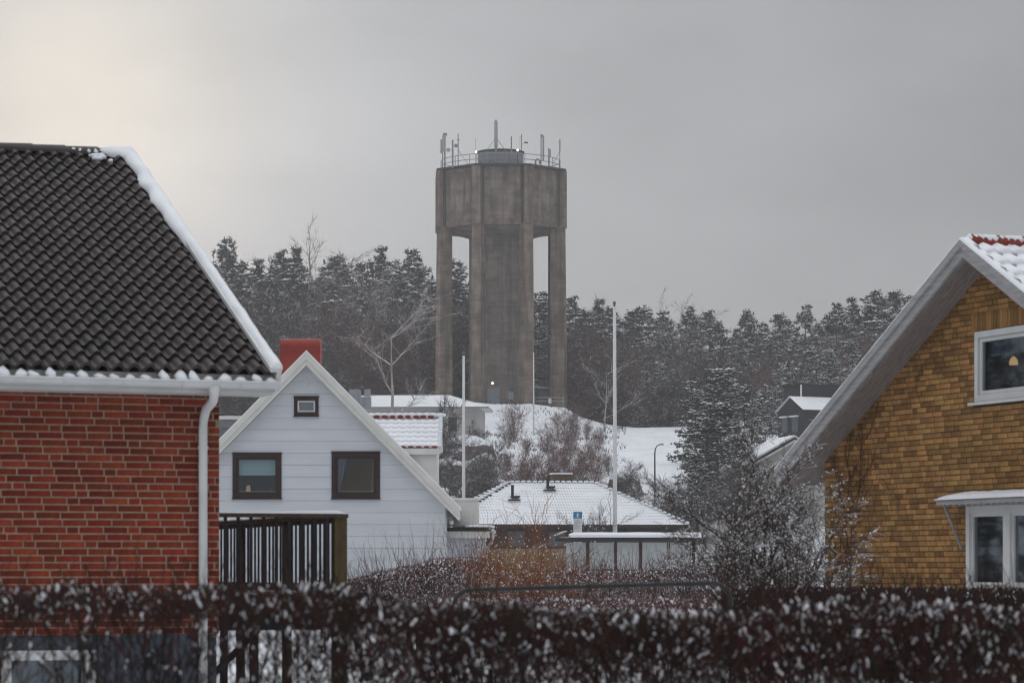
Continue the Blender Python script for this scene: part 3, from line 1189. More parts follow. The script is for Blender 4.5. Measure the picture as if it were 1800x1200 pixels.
    ztop = CZ + (1000 - 597) / S2
    ch = MB()
    prof = [(3.0, 6.4), (3.75, 6.4)] + [(3.75 - 0.0 - 0.20 * (1 - math.cos(R(a))), ztop - 0.20 + 0.20 * math.sin(R(a))) for a in range(0, 91, 15)] + [(3.20 - 0.20 * math.sin(R(a)), ztop - 0.20 + 0.20 * math.cos(R(a))) for a in range(0, 91, 15)]
    n = len(prof)
    vs = [(c0, y, z) for y, z in prof] + [(c1, y, z) for y, z in prof]
    fs = [tuple(range(n)), tuple(range(2 * n - 1, n - 1, -1))] + [((i + 1) % n, i, i + n, (i + 1) % n + n) for i in range(n)]
    ch.add(vs, fs)
    cho = ch.build('chimney', M_CHIM, root)
    for zz in (ztop - 0.235, ztop - 0.36):
        MB().box(c0 - .012, c1 + .012, 2.985, 3.77, zz - .012, zz + .012).build('seam', M_CHIM, cho)
    for xx in (c0 + 0.17, c1 - 0.17):
        MB().tube([(xx, 2.99, ztop - 0.2), (xx, 2.96, ztop - 0.2)], 0.018, 8).build('rivet', M_BLACK, cho)
    # dormer on the right slope
    ye, yr = 3.6, 5.1
    zE, zR = CZ + (1000 - 786) * 77.1 / F, CZ + (1000 - 735) * 78.6 / F
    xr = (774 - 900) * 77.1 / F - cx
    xe_in = (APEX - zE) / TP - 0.1
    xr_in = (APEX - zR) / TP - 0.15
    dm = MB()
    dm.box(1.6, xr - 0.11, ye + 0.12, 6.6, zE - 1.6, zE - 0.12)
    dm.build('dormer_wall', M_CREAM, root)
    dg = MB()
    dg.prism([(ye + .12, zE - .12), (6.6, zE - .12), (yr, zR - 0.12)], -(xr - 0.11), -(xr - 0.2), 0, Matrix.Rotation(R(90), 4, 'Z'))
    dg.build('dormer_gable', M_CREAM, root)
    ds = MB()
    ds.add([(0.8, ye, zE), (xr, ye, zE), (xr, yr, zR), (0.8, yr, zR), (0.8, 6.7, zE), (xr, 6.7, zE)], [(0, 1, 2, 3), (3, 2, 5, 4)])
    dro = ds.build('dormer_roof', M_SNOW, root)
    MB().box(xe_in - 0.3, xr - .02, ye - 0.02, ye + 0.03, zE - 0.19, zE - 0.03).build('dormer_fascia', M_CREAM, root)
    dv = MB()
    dv.add([(xr - .02, ye, zE - .16), (xr + .03, ye, zE - .16), (xr + .03, ye, zE + .02), (xr - .02, ye, zE + .02),
            (xr - .02, yr, zR - .16), (xr + .03, yr, zR - .16), (xr + .03, yr, zR + .02), (xr - .02, yr, zR + .02)],
           [(0, 1, 2, 3), (1, 5, 6, 2), (3, 2, 6, 7), (0, 4, 5, 1)])
    dv.build('dormer_verge', M_CREAM, root)
    pitch = math.atan((zR - zE) / (yr - ye))
    ln = math.hypot(zR - zE, yr - ye)
    vs, fs = snow_tiles(0.9, xr, ln * 0.94, 6, 0.215, 0.016, 0.055, ncell=8, seed=9)
    T = Matrix.Translation((0, ye + 0.03, zE + 0.02)) @ Matrix.Rotation(pitch, 4, 'X')
    MB().add(vs, fs, 0, T).build('dormer_snow', M_SNOW, dro, smooth=True)
    vl = MB()
    x = xr - 0.16
    rt = MB()
    while x > xe_in - 0.4:
        rt.lump((x, ye + 0.0, zE + 0.012), 0.085, 0.05, 0.035, jit=.15)
        x -= 0.215
    x = xr - 0.28
    while x > xr_in - 0.2:
        rt.lump((x, yr - 0.10, zR + 0.035), 0.095, 0.05, 0.055, jit=.2)
        x -= 0.215
    rt.build('bare_tile_edge', M_REDT, dro)
    rsn = MB()
    x = xr - 0.05
    while x > xr_in - 0.4:
        rsn.lump((x, yr, zR + 0.09), 0.2, 0.11, 0.075, jit=.1)
        x -= 0.19
    rsn.build('ridge_snow', M_SNOW, dro, smooth=True)
    ev = MB()
    for i in range(12):
        t = i / 11
        ev.lump((xr - .03, lerp(ye, yr, t), lerp(zE, zR, t) + .055), .07, .12, .06, jit=.1)
    ev.build('verge_snow', M_SNOW, dro, smooth=True)
    # roof-top vents seen past the right slope
    for px, py, yy, w_, h_ in ((624, 688, 6.6, .16, .3), (640, 701, 7.6, .2, .22)):
        v = W(px, py, Y0 + yy)
        MB().box(v.x - cx - w_, v.x - cx + w_, yy - .15, yy + .15, v.z - h_, v.z + .05).build('roof_vent', M_STEEL, root)
    # balcony parapet and lean-to on the right side
    xa, xb = X(783) - 0.05, (840 - 900) * 76.0 / F - cx
    zt, zb = CZ + (1000 - 876) * 76 / F, CZ + (1000 - 924) * 76 / F
    bp = MB()
    x = 3.0
    while x < xb - .02:
        x1 = min(x + 0.078, xb)
        bp.box(x, x1 - .007, 2.5, 2.54, zb, zt - .04)
        x += 0.078
    bp.box(3.0, xb, 2.541, 2.58, zb, zt - .05)
    bp.box(xb - .04, xb, 2.58, 5.5, zb, zt - .04)
    bp.build('balcony_parapet', M_CREAM, root)
    MB().box(2.9, xb + .04, 2.46, 2.64, zt - .04, zt + .02).build('parapet_cap', M_CREAM, root)
    xc = (852 - 900) * 75.6 / F - cx
    zf = CZ + (1000 - 930) * 75.6 / F
    an = MB()
    an.box(3.4, xc, 2.2, 6.0, -0.4, zf - 0.16)
    an.build('lean_to_wall', M_BOARD, root)
    MB().box(3.56, xc + 0.14, 2.0, 2.05, zf - 0.23, zf - 0.05).build('lean_to_fascia', M_CREAM, root)
    MB().box(3.56, xc + 0.18, 2.05, 6.1, zf - 0.05, zf + .02).build('lean_to_roof', M_BLACK, root)
    MB().box(3.56, xc + 0.06, 1.97, 2.02, zf - 0.045, zf + .05).build('roof_edge', M_BLACK, root)
    sl_ = MB()
    for i in range(16):
        t = i / 15
        sl_.lump((lerp(4.15, xc + 0.15, t), 2.3, zf + 0.07), .13, .22, .055, jit=.1)
    sl_.build('lean_to_snow', M_SNOW, root, smooth=True)
    gt = MB()
    gt.tube([(xc + 0.22, 1.95, zf - .05), (xc + 0.22, 6.0, zf - .02)], 0.06, 10)
    gt.build('gutter', M_WHITE, root, smooth=True)
    dp = MB()
    dp.tube([(xc + .22, 2.1, zf - .1), (xc + .22, 2.1, zf - .24), (xc + .19, 2.1, zf - .34), (xc + .06, 2.1, zf - .5), (xc + .045, 2.1, zf - .62), (xc + .045, 2.1, -.3)], 0.04, 9)
    dp.build('downpipe', M_WHITE, root, smooth=True)
    # globe wall lamp on the right corner
    wl = bpy.data.objects.new('wall_lamp', None)
    COL.objects.link(wl)
    wl.parent = root
    gx, gz_ = X(793), Z(917)
    MB().tube([(HW, 0.3, gz_ + .1), (gx, 0.3, gz_ + .1), (gx, 0.3, gz_ + .05)], 0.012, 6).build('arm', M_WHITE, wl)
    gb = MB()
    gb.tube([(gx, 0.3, gz_ + .065 * math.cos(R(a))) for a in range(0, 181, 20)], [max(.004, .065 * math.sin(R(a))) for a in range(0, 181, 20)], 12)
    gb.build('globe', M_WHITE, wl, smooth=True)
    return root


def clip_x(poly, a, b):
    def side(pts, x, keep):
        out = []
        for i, p in enumerate(pts):
            q = pts[(i + 1) % len(pts)]
            ip, iq = keep(p[0]), keep(q[0])
            if ip:
                out.append(p)
            if ip != iq:
                t = (x - p[0]) / (q[0] - p[0])
                out.append((x, p[1] + (q[1] - p[1]) * t))
        return out
    pts = side(poly, a, lambda v: v >= a)
    if len(pts) > 2:
        pts = side(pts, b, lambda v: v <= b)
    return pts


white_house()
# things on the sill of the left window
_S = F / 73.5
_cx = (540 - 900) / _S
tl = thing('table_lamp', 'small lamp with beige shade on the sill behind left window', 'lamp', (_cx + (435 - 540) / _S, 73.5 + 0.2, CZ + (1000 - 866.5) / _S))
tb = MB()
tb.tube([(0, 0, 0.055), (0, 0, 0.205)], [0.068, 0.045], 12)
tb.build('lamp_shade', mat('beige_shade', (0.62, 0.44, 0.26), 0.7, emit=(1.0, 0.66, 0.36), estr=0.22), tl)
MB().tube([(0, 0, 0.0), (0, 0, 0.02), (0, 0, 0.06)], [0.035, 0.03, 0.012], 10).build('lamp_foot', M_WHITE, tl)
for i, (px, w_) in enumerate(((458, 0.07), (470, 0.055))):
    bw = MB()
    bw.tube([(0, 0, 0), (0, 0, 0.02), (0, 0, 0.045)], [w_ * .55, w_ * .9, w_], 12)
    o = bw.build('bowl', M_WHITE)
    o.location = (_cx + (px - 540) / _S, 73.7, CZ + (1000 - 866.5) / _S)
    tag(o, ('wider white bowl on the sill beside the table lamp', 'smaller white bowl at the far end of the lamp sill')[i], 'bowl', 'bowls on the window sill')


# ================================================================== wooden deck between the houses
def deck():
    M_RAIL = mat('weathered_deck_wood', (0.085, 0.060, 0.042), 0.85, (0.05, 0.034, 0.026), 4.0, stretch=(5, 5, 0.7), spec=0.15)
    M_POST = mat('mossy_post', (0.105, 0.078, 0.035), 0.9, (0.06, 0.042, 0.022), 5.0, stretch=(4, 4, 0.9), spec=0.15)
    M_SLAT = mat('dark_slat', (0.03, 0.028, 0.033), 0.8, (0.018, 0.016, 0.02), 4.0, rnd=0.3, spec=0.15)
    Yp = 33.5
    S = F / Yp
    root = thing('wooden_deck', 'raised dark wooden deck with slatted railing beside the red brick house', 'deck', ((596 - 900) / S, Yp, 0), R(20))
    zt = CZ + (1000 - 903) / S
    zb = CZ + (1000 - 1043) / S
    # local: x along the front (towards the left is -x), y back
    MB().box(-1.75, 0.085, -0.10, 0.06, zt - 0.045, zt).build('top_rail', M_RAIL, root)
    MB().box(-0.06, 0.08, 0.06, 7.6, zt - 0.05, zt - 0.004).build('top_rail', M_RAIL, root)
    MB().box(-0.02, 0.03, 0.08, 7.6, zt - 0.105, zt - 0.055).build('under_rail', M_RAIL, root)
    MB().box(-1.75, 0.02, -0.035, -0.005, zb + 0.05, zb + 0.12).build('bottom_rail', M_RAIL, root)
    MB().box(-0.015, 0.02, 0.08, 7.6, zb + 0.05, zb + 0.12).build('bottom_rail', M_RAIL, root)
    po = MB().box(-0.075, 0.075, -0.08, 0.07, -0.3, zt - 0.047).mesh('post', M_POST)
    inst(po, 'post', root)
    pm = MB().box(-0.05, 0.05, -0.05, 0.05, -0.3, zt - 0.055).mesh('post', M_RAIL)
    for y in (2.3, 4.6, 7.0):
        inst(pm, 'post', root, (0, y, 0))
    fs_ = MB().box(-0.0185, 0.0185, -0.065, -0.046, zb + 0.02, zt - 0.045).mesh('slat', M_SLAT)
    x = -0.165
    while x > -1.75:
        inst(fs_, 'slat', root, (x, 0, 0))
        x -= 0.153
    ss = MB().box(0.031, 0.05, -0.018, 0.018, zb + 0.02, zt - 0.05).mesh('slat', M_SLAT)
    y = 0.22
    while y < 7.5:
        inst(ss, 'slat', root, (0, y, 0))
        y += 0.18
    # floor boards and fascia
    for k in range(12):
        MB().box(-2.2 + k * .185, -2.2 + k * .185 + .175, -0.02, 7.6, zb - 0.035, zb).build('floor_board', M_RAIL, root)
    MB().box(-2.2, 0.1, -0.06, -0.022, zb - 0.42, zb - 0.0).build('fascia', M_SLAT, root)
    MB().box(0.03, 0.066, 0.08, 7.6, zb - 0.42, zb - 0.0).build('fascia', M_SLAT, root)
    lg = MB().box(-0.045, 0.045, -0.045, 0.045, -0.3, zb - 0.04).mesh('leg', M_SLAT)
    for x, y in ((-1.02, 0.05), (-1.9, 0.05), (-1.02, 4.0), (0.0, 5.5)):
        inst(lg, 'leg', root, (x, y, 0))
    br = MB()
    br.tube([(-1.55, 0.02, 0.35), (-0.98, 0.02, zb - 0.42)], 0.04, 4)
    br.build('brace', M_SLAT, root)
    sn = MB()
    vs, fs = [], []
    NS = 40
    for i in range(NS + 1):
        x = lerp(-1.74, 0.07, i / NS)
        e = smooth(1.0, 0.95, i / NS)
        h = (0.022 + 0.016 * smooth(.4, .9, i / NS) + .008 * noise.noise((x * 6, 1, 1))) * (0.25 + .75 * e)
        for yy, zz in ((-0.095, .001), (-0.09, h * .8), (-0.02, h), (0.05, h * .7), (0.058, .001)):
            vs.append((x, yy, zt + zz))
    for i in range(NS):
        for k in range(4):
            a = i * 5 + k
            fs.append((a, a + 5, a + 6, a + 1))
    fs.append((NS * 5, NS * 5 + 1, NS * 5 + 2, NS * 5 + 3, NS * 5 + 4))
    sn.add(vs, fs)
    for i in range(60):
        sn.lump((0.01, 0.1 + i * .125, zt + .004), .06, .09, .03, jit=.2)
    sn.build('rail_snow', M_SNOW, root, smooth=True)


deck()


# ================================================================== water tower
def concrete(name, c, c2, c3, streak=1.0):
    m = mat(name, c, 0.92, c2, 0.7, 0.5, 6.0, spec=0.1, detail=9, lo=.38, hi=.62)
    t = m.node_tree
    p = [n for n in t.nodes if n.type == 'BSDF_PRINCIPLED'][0]
    src = p.inputs['Base Color'].links[0].from_socket
    tcn = [n for n in t.nodes if n.type == 'TEX_COORD'][0]
    mp_ = N(t, 'ShaderNodeMapping')
    mp_.inputs['Scale'].default_value = (1.6, 1.6, 0.13)
    t.links.new(tcn.outputs['Object'], mp_.inputs[0])
    n1 = N(t, 'ShaderNodeTexNoise', inp={'Scale': 1.0, 'Detail': 6.0, 'Roughness': 0.65})
    t.links.new(mp_.outputs[0], n1.inputs[0])
    r1 = N(t, 'ShaderNodeMapRange', inp={1: 0.46, 2: 0.68, 3: 0.0, 4: 0.85 * streak})
    t.links.new(n1.outputs[0], r1.inputs[0])
    col = mixcol(t, r1.outputs[0], src, c3)
    # form-board lines
    mp2 = N(t, 'ShaderNodeMapping')
    mp2.inputs['Scale'].default_value = (0.25, 0.25, 3.2)
    t.links.new(tcn.outputs['Object'], mp2.inputs[0])
    n2 = N(t, 'ShaderNodeTexNoise', inp={'Scale': 1.0, 'Detail': 3.0})
    t.links.new(mp2.outputs[0], n2.inputs[0])
    r2 = N(t, 'ShaderNodeMapRange', inp={1: 0.35, 2: 0.65, 3: 0.85, 4: 1.08})
    t.links.new(n2.outputs[0], r2.inputs[0])
    hs = N(t, 'ShaderNodeHueSaturation')
    t.links.new(r2.outputs[0], hs.inputs['Value'])
    t.links.new(col, hs.inputs['Color'])
    t.links.new(hs.outputs[0], p.inputs['Base Color'])
    return m


def tower():
    MC = concrete('tower_concrete', (0.285, 0.235, 0.205), (0.135, 0.112, 0.10), (0.075, 0.055, 0.048))
    MCL = concrete('tower_column_concrete', (0.29, 0.235, 0.195), (0.15, 0.118, 0.098), (0.08, 0.06, 0.05), 1.0)
    MSH = concrete('tower_shaft_concrete', (0.255, 0.215, 0.19), (0.15, 0.13, 0.115), (0.09, 0.08, 0.072), 0.8)
    MRUST = mat('rusty_stained_concrete', (0.115, 0.075, 0.06), 0.9, (0.20, 0.15, 0.125), 1.1, detail=8, lo=.4, hi=.6)
    MRIM = mat('dark_rim_sheet', (0.055, 0.042, 0.04), 0.7, (0.035, 0.028, 0.028), 2.0)
    MHUT = mat('blue_grey_corrugated_sheet', (0.24, 0.275, 0.31), 0.55, (0.19, 0.22, 0.25), 1.0)
    MANT = mat('antenna_grey', (0.40, 0.40, 0.40), 0.6, (0.33, 0.33, 0.33), 2.0)
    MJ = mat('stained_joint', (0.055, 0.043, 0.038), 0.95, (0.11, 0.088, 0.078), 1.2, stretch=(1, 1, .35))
    zb = 20.5
    S = F / 333.0
    root = thing('water_tower', 'tall octagonal concrete water tower on eight columns with antennas on top', 'water tower', (TOWER[0], TOWER[1], zb))
    R0 = 7.35                        # column centre radius
    ztb, ztt = 41.15 - zb, 47.75 - zb   # tank bottom / top
    angs = [R(-20.5 + 45 * k) for k in range(8)]       # 0 = towards camera
    vec = lambda a, r: Vector((r * math.sin(a), -r * math.cos(a), 0))
    for a in angs:
        T = Matrix.Rotation(a, 4, 'Z')
        c = MB()
        # slightly battered column, radial depth greater than width
        b0, b1 = 0.62, 0.55
        vs = []
        for z, hw, d0, d1 in ((-1.0, b0, -0.72, 0.95), (ztb, b1, -0.50, 0.95)):
            vs += [(-hw, d0, z), (hw, d0, z), (hw, d1, z), (-hw, d1, z)]
        c.add([(x, y - R0, z) for x, y, z in vs], [(0, 1, 5, 4), (1, 2, 6, 5), (2, 3, 7, 6), (3, 0, 4, 7)], 0, T)
        c.build('column', MCL, root)
        q = MB()
        q.box(-0.52, 0.52, -R0 - 0.68, -R0 + 0.35, ztb + 0.002, ztt, 0, T)
        q.build('pilaster', MCL, root)
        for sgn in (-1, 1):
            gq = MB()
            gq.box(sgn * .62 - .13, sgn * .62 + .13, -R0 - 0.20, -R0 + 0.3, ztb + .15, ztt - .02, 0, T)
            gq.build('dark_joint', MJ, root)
    for k in range(8):
        a, b = angs[k], angs[(k + 1) % 8]
        p, q = vec(a, R0 + 0.12), vec(b, R0 + 0.12)
        pi, qi = vec(a, R0 - 0.45), vec(b, R0 - 0.45)
        m = MB()
        # panel slightly bowed outwards
        vs, fs = [], []
        NSG = 6
        out = (p + q).normalized()
        for i in range(NSG + 1):
            t = i / NSG
            c = p.lerp(q, t) + out * 0.22 * (1 - (2 * t - 1) ** 2)
            d = pi.lerp(qi, t)
            vs += [(c.x, c.y, ztb + 0.02), (c.x, c.y, ztt - 0.01), (d.x, d.y, ztb + 0.02)]
        for i in range(NSG):
            a0 = 3 * i
            fs.append((a0, a0 + 3, a0 + 4, a0 + 1))
            fs.append((a0 + 2, a0 + 5, a0 + 3, a0))
        m.add(vs, fs)
        po = m.build('tank_panel', MC, root, smooth=False)
        band = MB()
        vs, fs = [], []
        for i in range(NSG + 1):
            t = i / NSG
            c = p.lerp(q, t) + out * (0.22 * (1 - (2 * t - 1) ** 2) + 0.05)
            vs += [(c.x, c.y, ztb - 0.06), (c.x, c.y, ztb + 0.62 + 0.12 * noise.noise((k * 3.1, i * 1.3, 0)))]
        for i in range(NSG):
            fs.append((2 * i, 2 * i + 2, 2 * i + 3, 2 * i + 1))
        band.add(vs, fs)
        band.build('stained_band', MRUST, po)
        # ring beam between the columns
        rb = MB()
        vs, fs = [], []
        for rr, z in ((R0 + 0.05, ztb - 0.05), (R0 - 0.9, ztb - 0.05), (R0 - 0.9, ztb + .05)):
            for aa in (a, b):
                v = vec(aa, rr)
                vs.append((v.x, v.y, z))
        fs = [(0, 2, 3, 1), (2, 4, 5, 3)]
        rb.add(vs, fs)
        rb.build('ring_beam', MC, root)
    # tank bottom slab, roof rim
    bs = MB()
    n = 8
    vs = []
    for z, rr in ((ztb - 0.0, R0 - 0.85), (ztb - 0.9, 3.6)):
        for a in angs:
            v = vec(a, rr)
            vs.append((v.x, v.y, z))
    fs = [(i, i + 8, (i + 1) % 8 + 8, (i + 1) % 8) for i in range(8)]
    bs.add(vs, fs)
    bs.build('tank_floor', MSH, root)
    rim = MB()
    vs = []
    for rr, z in ((R0 + 0.40, ztt - 0.02), (R0 + 0.82, ztt + 0.02), (R0 + 0.80, ztt + 0.26), (R0 + 0.1, ztt + 0.30)):
        for a in angs:
            v = vec(a, rr)
            vs.append((v.x, v.y, z))
    fs = []
    for j in range(3):
        for i in range(8):
            fs.append((j * 8 + i, j * 8 + (i + 1) % 8, (j + 1) * 8 + (i + 1) % 8, (j + 1) * 8 + i))
    fs.append(tuple(24 + i for i in range(8)))
    rim.add(vs, fs)
    rim.build('roof_rim', MRIM, root)
    # central shaft
    sh = MB()
    sh.tube([(0, 0, -1.0), (0, 0, ztb + 0.2)], [3.75, 3.7], 32, cap=False)
    sh.build('shaft', MSH, root, smooth=True)
    # doors, cabinet, lamp on the shaft front
    def onshaft(px, r=3.8):
        x = (px - 880) / S
        return x, -math.sqrt(max(0.1, r * r - x * x))
    MDOOR = mat('grey_blue_steel_door', (0.25, 0.285, 0.33), 0.5, (0.21, 0.24, 0.28), 1.0)
    x, y = onshaft(868)
    T = Matrix.Translation((x, y, 0)) @ Matrix.Rotation(math.atan2(x, -y), 4, 'Z')
    d = MB()
    d.box(-0.62, 0.62, -0.10, 0.35, -0.1, 2.05, 0, T)
    do = d.build('door', MDOOR, root)
    fr = MB()
    for a, b, c, e in ((-0.72, -0.63, -0.1, 2.15), (0.63, 0.72, -0.1, 2.15), (-0.63, 0.63, 2.06, 2.15)):
        fr.box(a, b, -0.14, 0.35, c, e, 0, T)
    fr.build('frame', M_STEEL, do)
    MB().box(0.42, 0.52, -0.16, -0.10, 0.95, 1.0, 0, T).build('handle', M_BLACK, do)
    x2, y2 = onshaft(866)
    lam = bpy.data.objects.new('door_lamp', None)
    COL.objects.link(lam)
    lam.parent = root
    lb = MB()
    lz = CZ + (1000 - 673) * 329 / F - zb
    lb.tube([(x2, y2 - 0.12, lz + 0.14 * math.cos(R(a))) for a in range(0, 181, 30)], [max(.01, 0.14 * math.sin(R(a))) for a in range(0, 181, 30)], 10)
    lb.build('globe', mat('lit_lamp', (1, .95, .8), 0.5, emit=(1.0, 0.86, 0.58), estr=2.5), lam)
    MB().tube([(x2, y2 + .1, lz), (x2, y2 - 0.06, lz)], 0.05, 6).build('bracket', M_BLACK, lam)
    x3, y3 = onshaft(898)
    cb = MB()
    cb.box(x3 - .3, x3 + .3, y3 - 0.35, y3 + 0.2, 0.75, 1.6)
    cb.box(x3 - .2, x3 - .14, y3 - 0.2, y3 - .1, -0.1, 0.75)
    cb.box(x3 + .14, x3 + .2, y3 - 0.2, y3 - .1, -0.1, 0.75)
    cb.build('meter_cabinet', mat('pale_grey_cabinet', (0.34, 0.36, 0.37), 0.5), root)
    # hut on the roof
    hut = bpy.data.objects.new('roof_hut', None)
    COL.objects.link(hut)
    hut.parent = root
    hw = MB()
    nn = 64
    vs, fs = [], []
    for k in range(nn):
        a = 2 * math.pi * k / nn
        rr = 2.66 + (0.035 if k % 2 else 0)
        vs += [(rr * math.sin(a), -rr * math.cos(a), ztt + 0.2), (rr * math.sin(a), -rr * math.cos(a), ztt + 2.5)]
    for k in range(nn):
        j = (k + 1) % nn
        fs.append((2 * k, 2 * j, 2 * j + 1, 2 * k + 1))
    hw.add(vs, fs)
    hw.build('wall', MHUT, hut)
    hr = MB()
    hr.tube([(0, 0, ztt + 2.44), (0, 0, ztt + 2.62), (0, 0, ztt + 2.66), (0, 0, ztt + 2.85)], [2.78, 2.80, 2.7, 0.1], 32)
    hr.build('roof', MRIM, hut)
    # railing round the rim
    rail = bpy.data.objects.new('railing', None)
    COL.objects.link(rail)
    rail.parent = root
    RR = R0 - 0.35
    zr0 = ztt + 0.28
    for h in (0.62, 1.22):
        m = MB()
        pts = [(RR * math.sin(2 * math.pi * k / 48), -RR * math.cos(2 * math.pi * k / 48), zr0 + h) for k in range(49)]
        m.tube(pts, 0.045, 5, cap=False)
        m.build('rail', M_STEEL, rail)
    pm = MB().tube([(0, 0, -0.1), (0, 0, 1.22)], 0.04, 5).mesh('post', M_STEEL)
    for k in range(20):
        a = 2 * math.pi * k / 20 + .1
        inst(pm, 'post', rail, (RR * math.sin(a), -RR * math.cos(a), zr0))
    # antennas
    def ant(px, depth, top, bot=283, r=0.06, mt=M_STEEL, name='antenna_mast'):
        yy = depth
        s = F / (333 + yy)
        x = (px - 880) / s
        zt_ = CZ + (1000 - top) / s - zb
        o = bpy.data.objects.new(name, None)
        COL.objects.link(o)
        o.parent = root
        o.location = (x, yy, 0)
        MB().tube([(0, 0, ztt), (0, 0, zt_)], r, 6).build('pole', mt, o)
        return o, zt_, s
    def panel(o, z0, z1, w, d=0.2, dx=0.0, dy=-0.2):
        m = MB()
        m.box(dx - w, dx + w, dy - d, dy, z0, z1)
        m.build('panel', MANT, o)
    o, zt_, s = ant(872, -3.2, 211, r=0.11)
    panel(o, zt_ - 3.15, zt_ - 0.2, 0.2, 0.3, 0, 0.15)
    for sgn in (-1, 1):
        MB().tube([(0, 0, zt_ - 2.0), (sgn * 2.6, 0.3, ztt + 0.2)], 0.035, 4).build('stay', M_STEEL, o)
    hoop = MB()
    hoop.tube([(-0.45 + 0.32 * math.sin(R(a)), -0.3, ztt + 0.85 + 0.32 * math.cos(R(a))) for a in range(0, 361, 20)], 0.025, 4, cap=False)
    hoop.build('cable_hoop', M_BLACK, o)
    o, zt_, s = ant(782, -2.4, 235, r=0.09)
    panel(o, zt_ - 2.1, zt_ - .25, 0.2, 0.25, -0.08)
    panel(o, zt_ - 2.3, zt_ - .7, 0.09, 0.2, -0.42, 0.1)
    MB().box(-.2, .25, -.4, .1, zt_ - .25, zt_ + .02).build('bracket', M_STEEL, o)
    o, zt_, s = ant(778, 1.5, 244, r=0.07)
    o, zt_, s = ant(796, -5.2, 246, r=0.10)
    MB().disc((-0.5, -.3, zt_ - 1.2), 0.24, 16).build('dish', MANT, o)
    MB().tube([(0, 0, zt_ - 1.2), (-.45, -.25, zt_ - 1.2)], 0.04, 4).build('arm', M_STEEL, o)
    o, zt_, s = ant(805.5, -3.0, 235, r=0.055)
    MB().disc((-0.25, -.3, zt_ - 1.45), 0.22, 16).build('dish', M_STEEL, o)
    MB().box(-.18, .18, -.04, .04, zt_ - .75, zt_ - .68).build('crossbar', M_STEEL, o)
    MB().tube([(0, 0, zt_ - 1.9), (1.6, .2, ztt + .2)], 0.03, 4).build('stay', M_STEEL, o)
    o, zt_, s = ant(836, 2.0, 245, r=0.02)
    MB().lump((0, 0, zt_), .05, .05, .07).build('red_light', mat('red_lens', (0.5, 0.05, 0.04), 0.4), o)
    o, zt_, s = ant(899, -2.9, 240, r=0.075)
    o, zt_, s = ant(914, 1.0, 241, r=0.02)
    MB().lump((0, 0, zt_), .05, .05, .07).build('red_light', MATS['red_lens'], o)
    o, zt_, s = ant(917, -1.0, 236, r=0.05)
    for k in range(2):
        MB().lump((.42 + .22 * k, -.1, zt_ - 1.0), .11, .14, .14, jit=.05).build('camera_head', M_BLACK, o)
    MB().tube([(0, 0, zt_ - 1.1), (.5, -.1, zt_ - 1.0)], 0.03, 4).build('arm', M_STEEL, o)
    o, zt_, s = ant(951, 0.8, 236, r=0.06)
    panel(o, zt_ - 3.1, zt_ - .2, 0.11, 0.2, 0.26)
    MB().box(-.05, .2, -.25, .1, zt_ - .3, zt_ - .1).build('bracket', M_STEEL, o)
    o, zt_, s = ant(965, -2.0, 261, r=0.09)
    panel(o, zt_ - 1.0, zt_ - .2, 0.13, 0.2, 0.1)
    o, zt_, s = ant(984, -0.5, 245, r=0.04)
    panel(o, zt_ - 1.5, zt_, 0.09, 0.16, 0, 0.05)
    MB().tube([(0, 0, zt_ - 1.4), (-.8, 0, ztt + 1.2)], 0.035, 4).build('stay', M_STEEL, o)
    vp = MB()
    xx, zz = (943 - 880) / S, ztt + 1.35
    vp.tube([(xx - .12, -1.5, ztt), (xx - .12, -1.5, zz)] + [(xx + .12 - .24 * math.cos(R(a)), -1.5, zz + .24 * math.sin(R(a))) for a in range(20, 181, 20)] + [(xx + .36, -1.5, zz - .3)], 0.11, 8)
    vp.build('vent_pipe', MANT, root, smooth=True)
    # two lit lamps by the hut
    for px, py, yy in ((837, 268, -1.0), (910, 265, -2.3)):
        s = F / (333 + yy)
        x, z = (px - 880) / s, CZ + (1000 - py) / s - zb
        ro = bpy.data.objects.new('roof_lamp', None)
        COL.objects.link(ro)
        ro.parent = root
        MB().lump((x, yy - .35, z), .13, .13, .17, jit=.02).build('globe', MATS['lit_lamp'], ro)
        MB().tube([(x, yy - .25, ztt), (x, yy - .25, z)], 0.04, 5).build('post', M_BLACK, ro)
    # pale scrawl on the front tank panel
    gp = vec(angs[0], R0).lerp(vec(angs[1], R0), 0.5)
    nrm = gp.normalized()
    tx = Vector((-nrm.y, nrm.x, 0))
    MSC = mat('pale_scrawl', (0.33, 0.325, 0.315), 0.9, (0.24, 0.225, 0.21), 3.0)
    sc = MB()
    def stroke(pts, r=0.03):
        P = []
        for px, py in pts:
            t = (px - 886) / S
            z = CZ + (1000 - py) * 326 / F - zb
            c = gp + tx * t + nrm * (0.245 + .11 - 0.22 * (t / 3.0) ** 2)
            P.append((c.x, c.y, z))
        sc.tube(P, r, 4)
    stroke([(861, 330), (863.5, 332), (863.5, 343)])
    stroke([(863.5, 332), (866, 329.5)])
    stroke([(876, 327), (874.5, 323), (877, 320), (879, 323), (877.5, 327), (875.5, 328.5), (881, 331)])
    stroke([(885, 342), (884.5, 333), (888, 330.5), (896, 331), (905, 330.5)])
    stroke([(890, 331), (890, 326), (893, 325.5)], .025)
    stroke([(900, 331), (901, 338)], .025)
    sc.build('pale_scrawl', MSC, root, label='pale scrawled marks on the front tank panel')
    return root


tower()
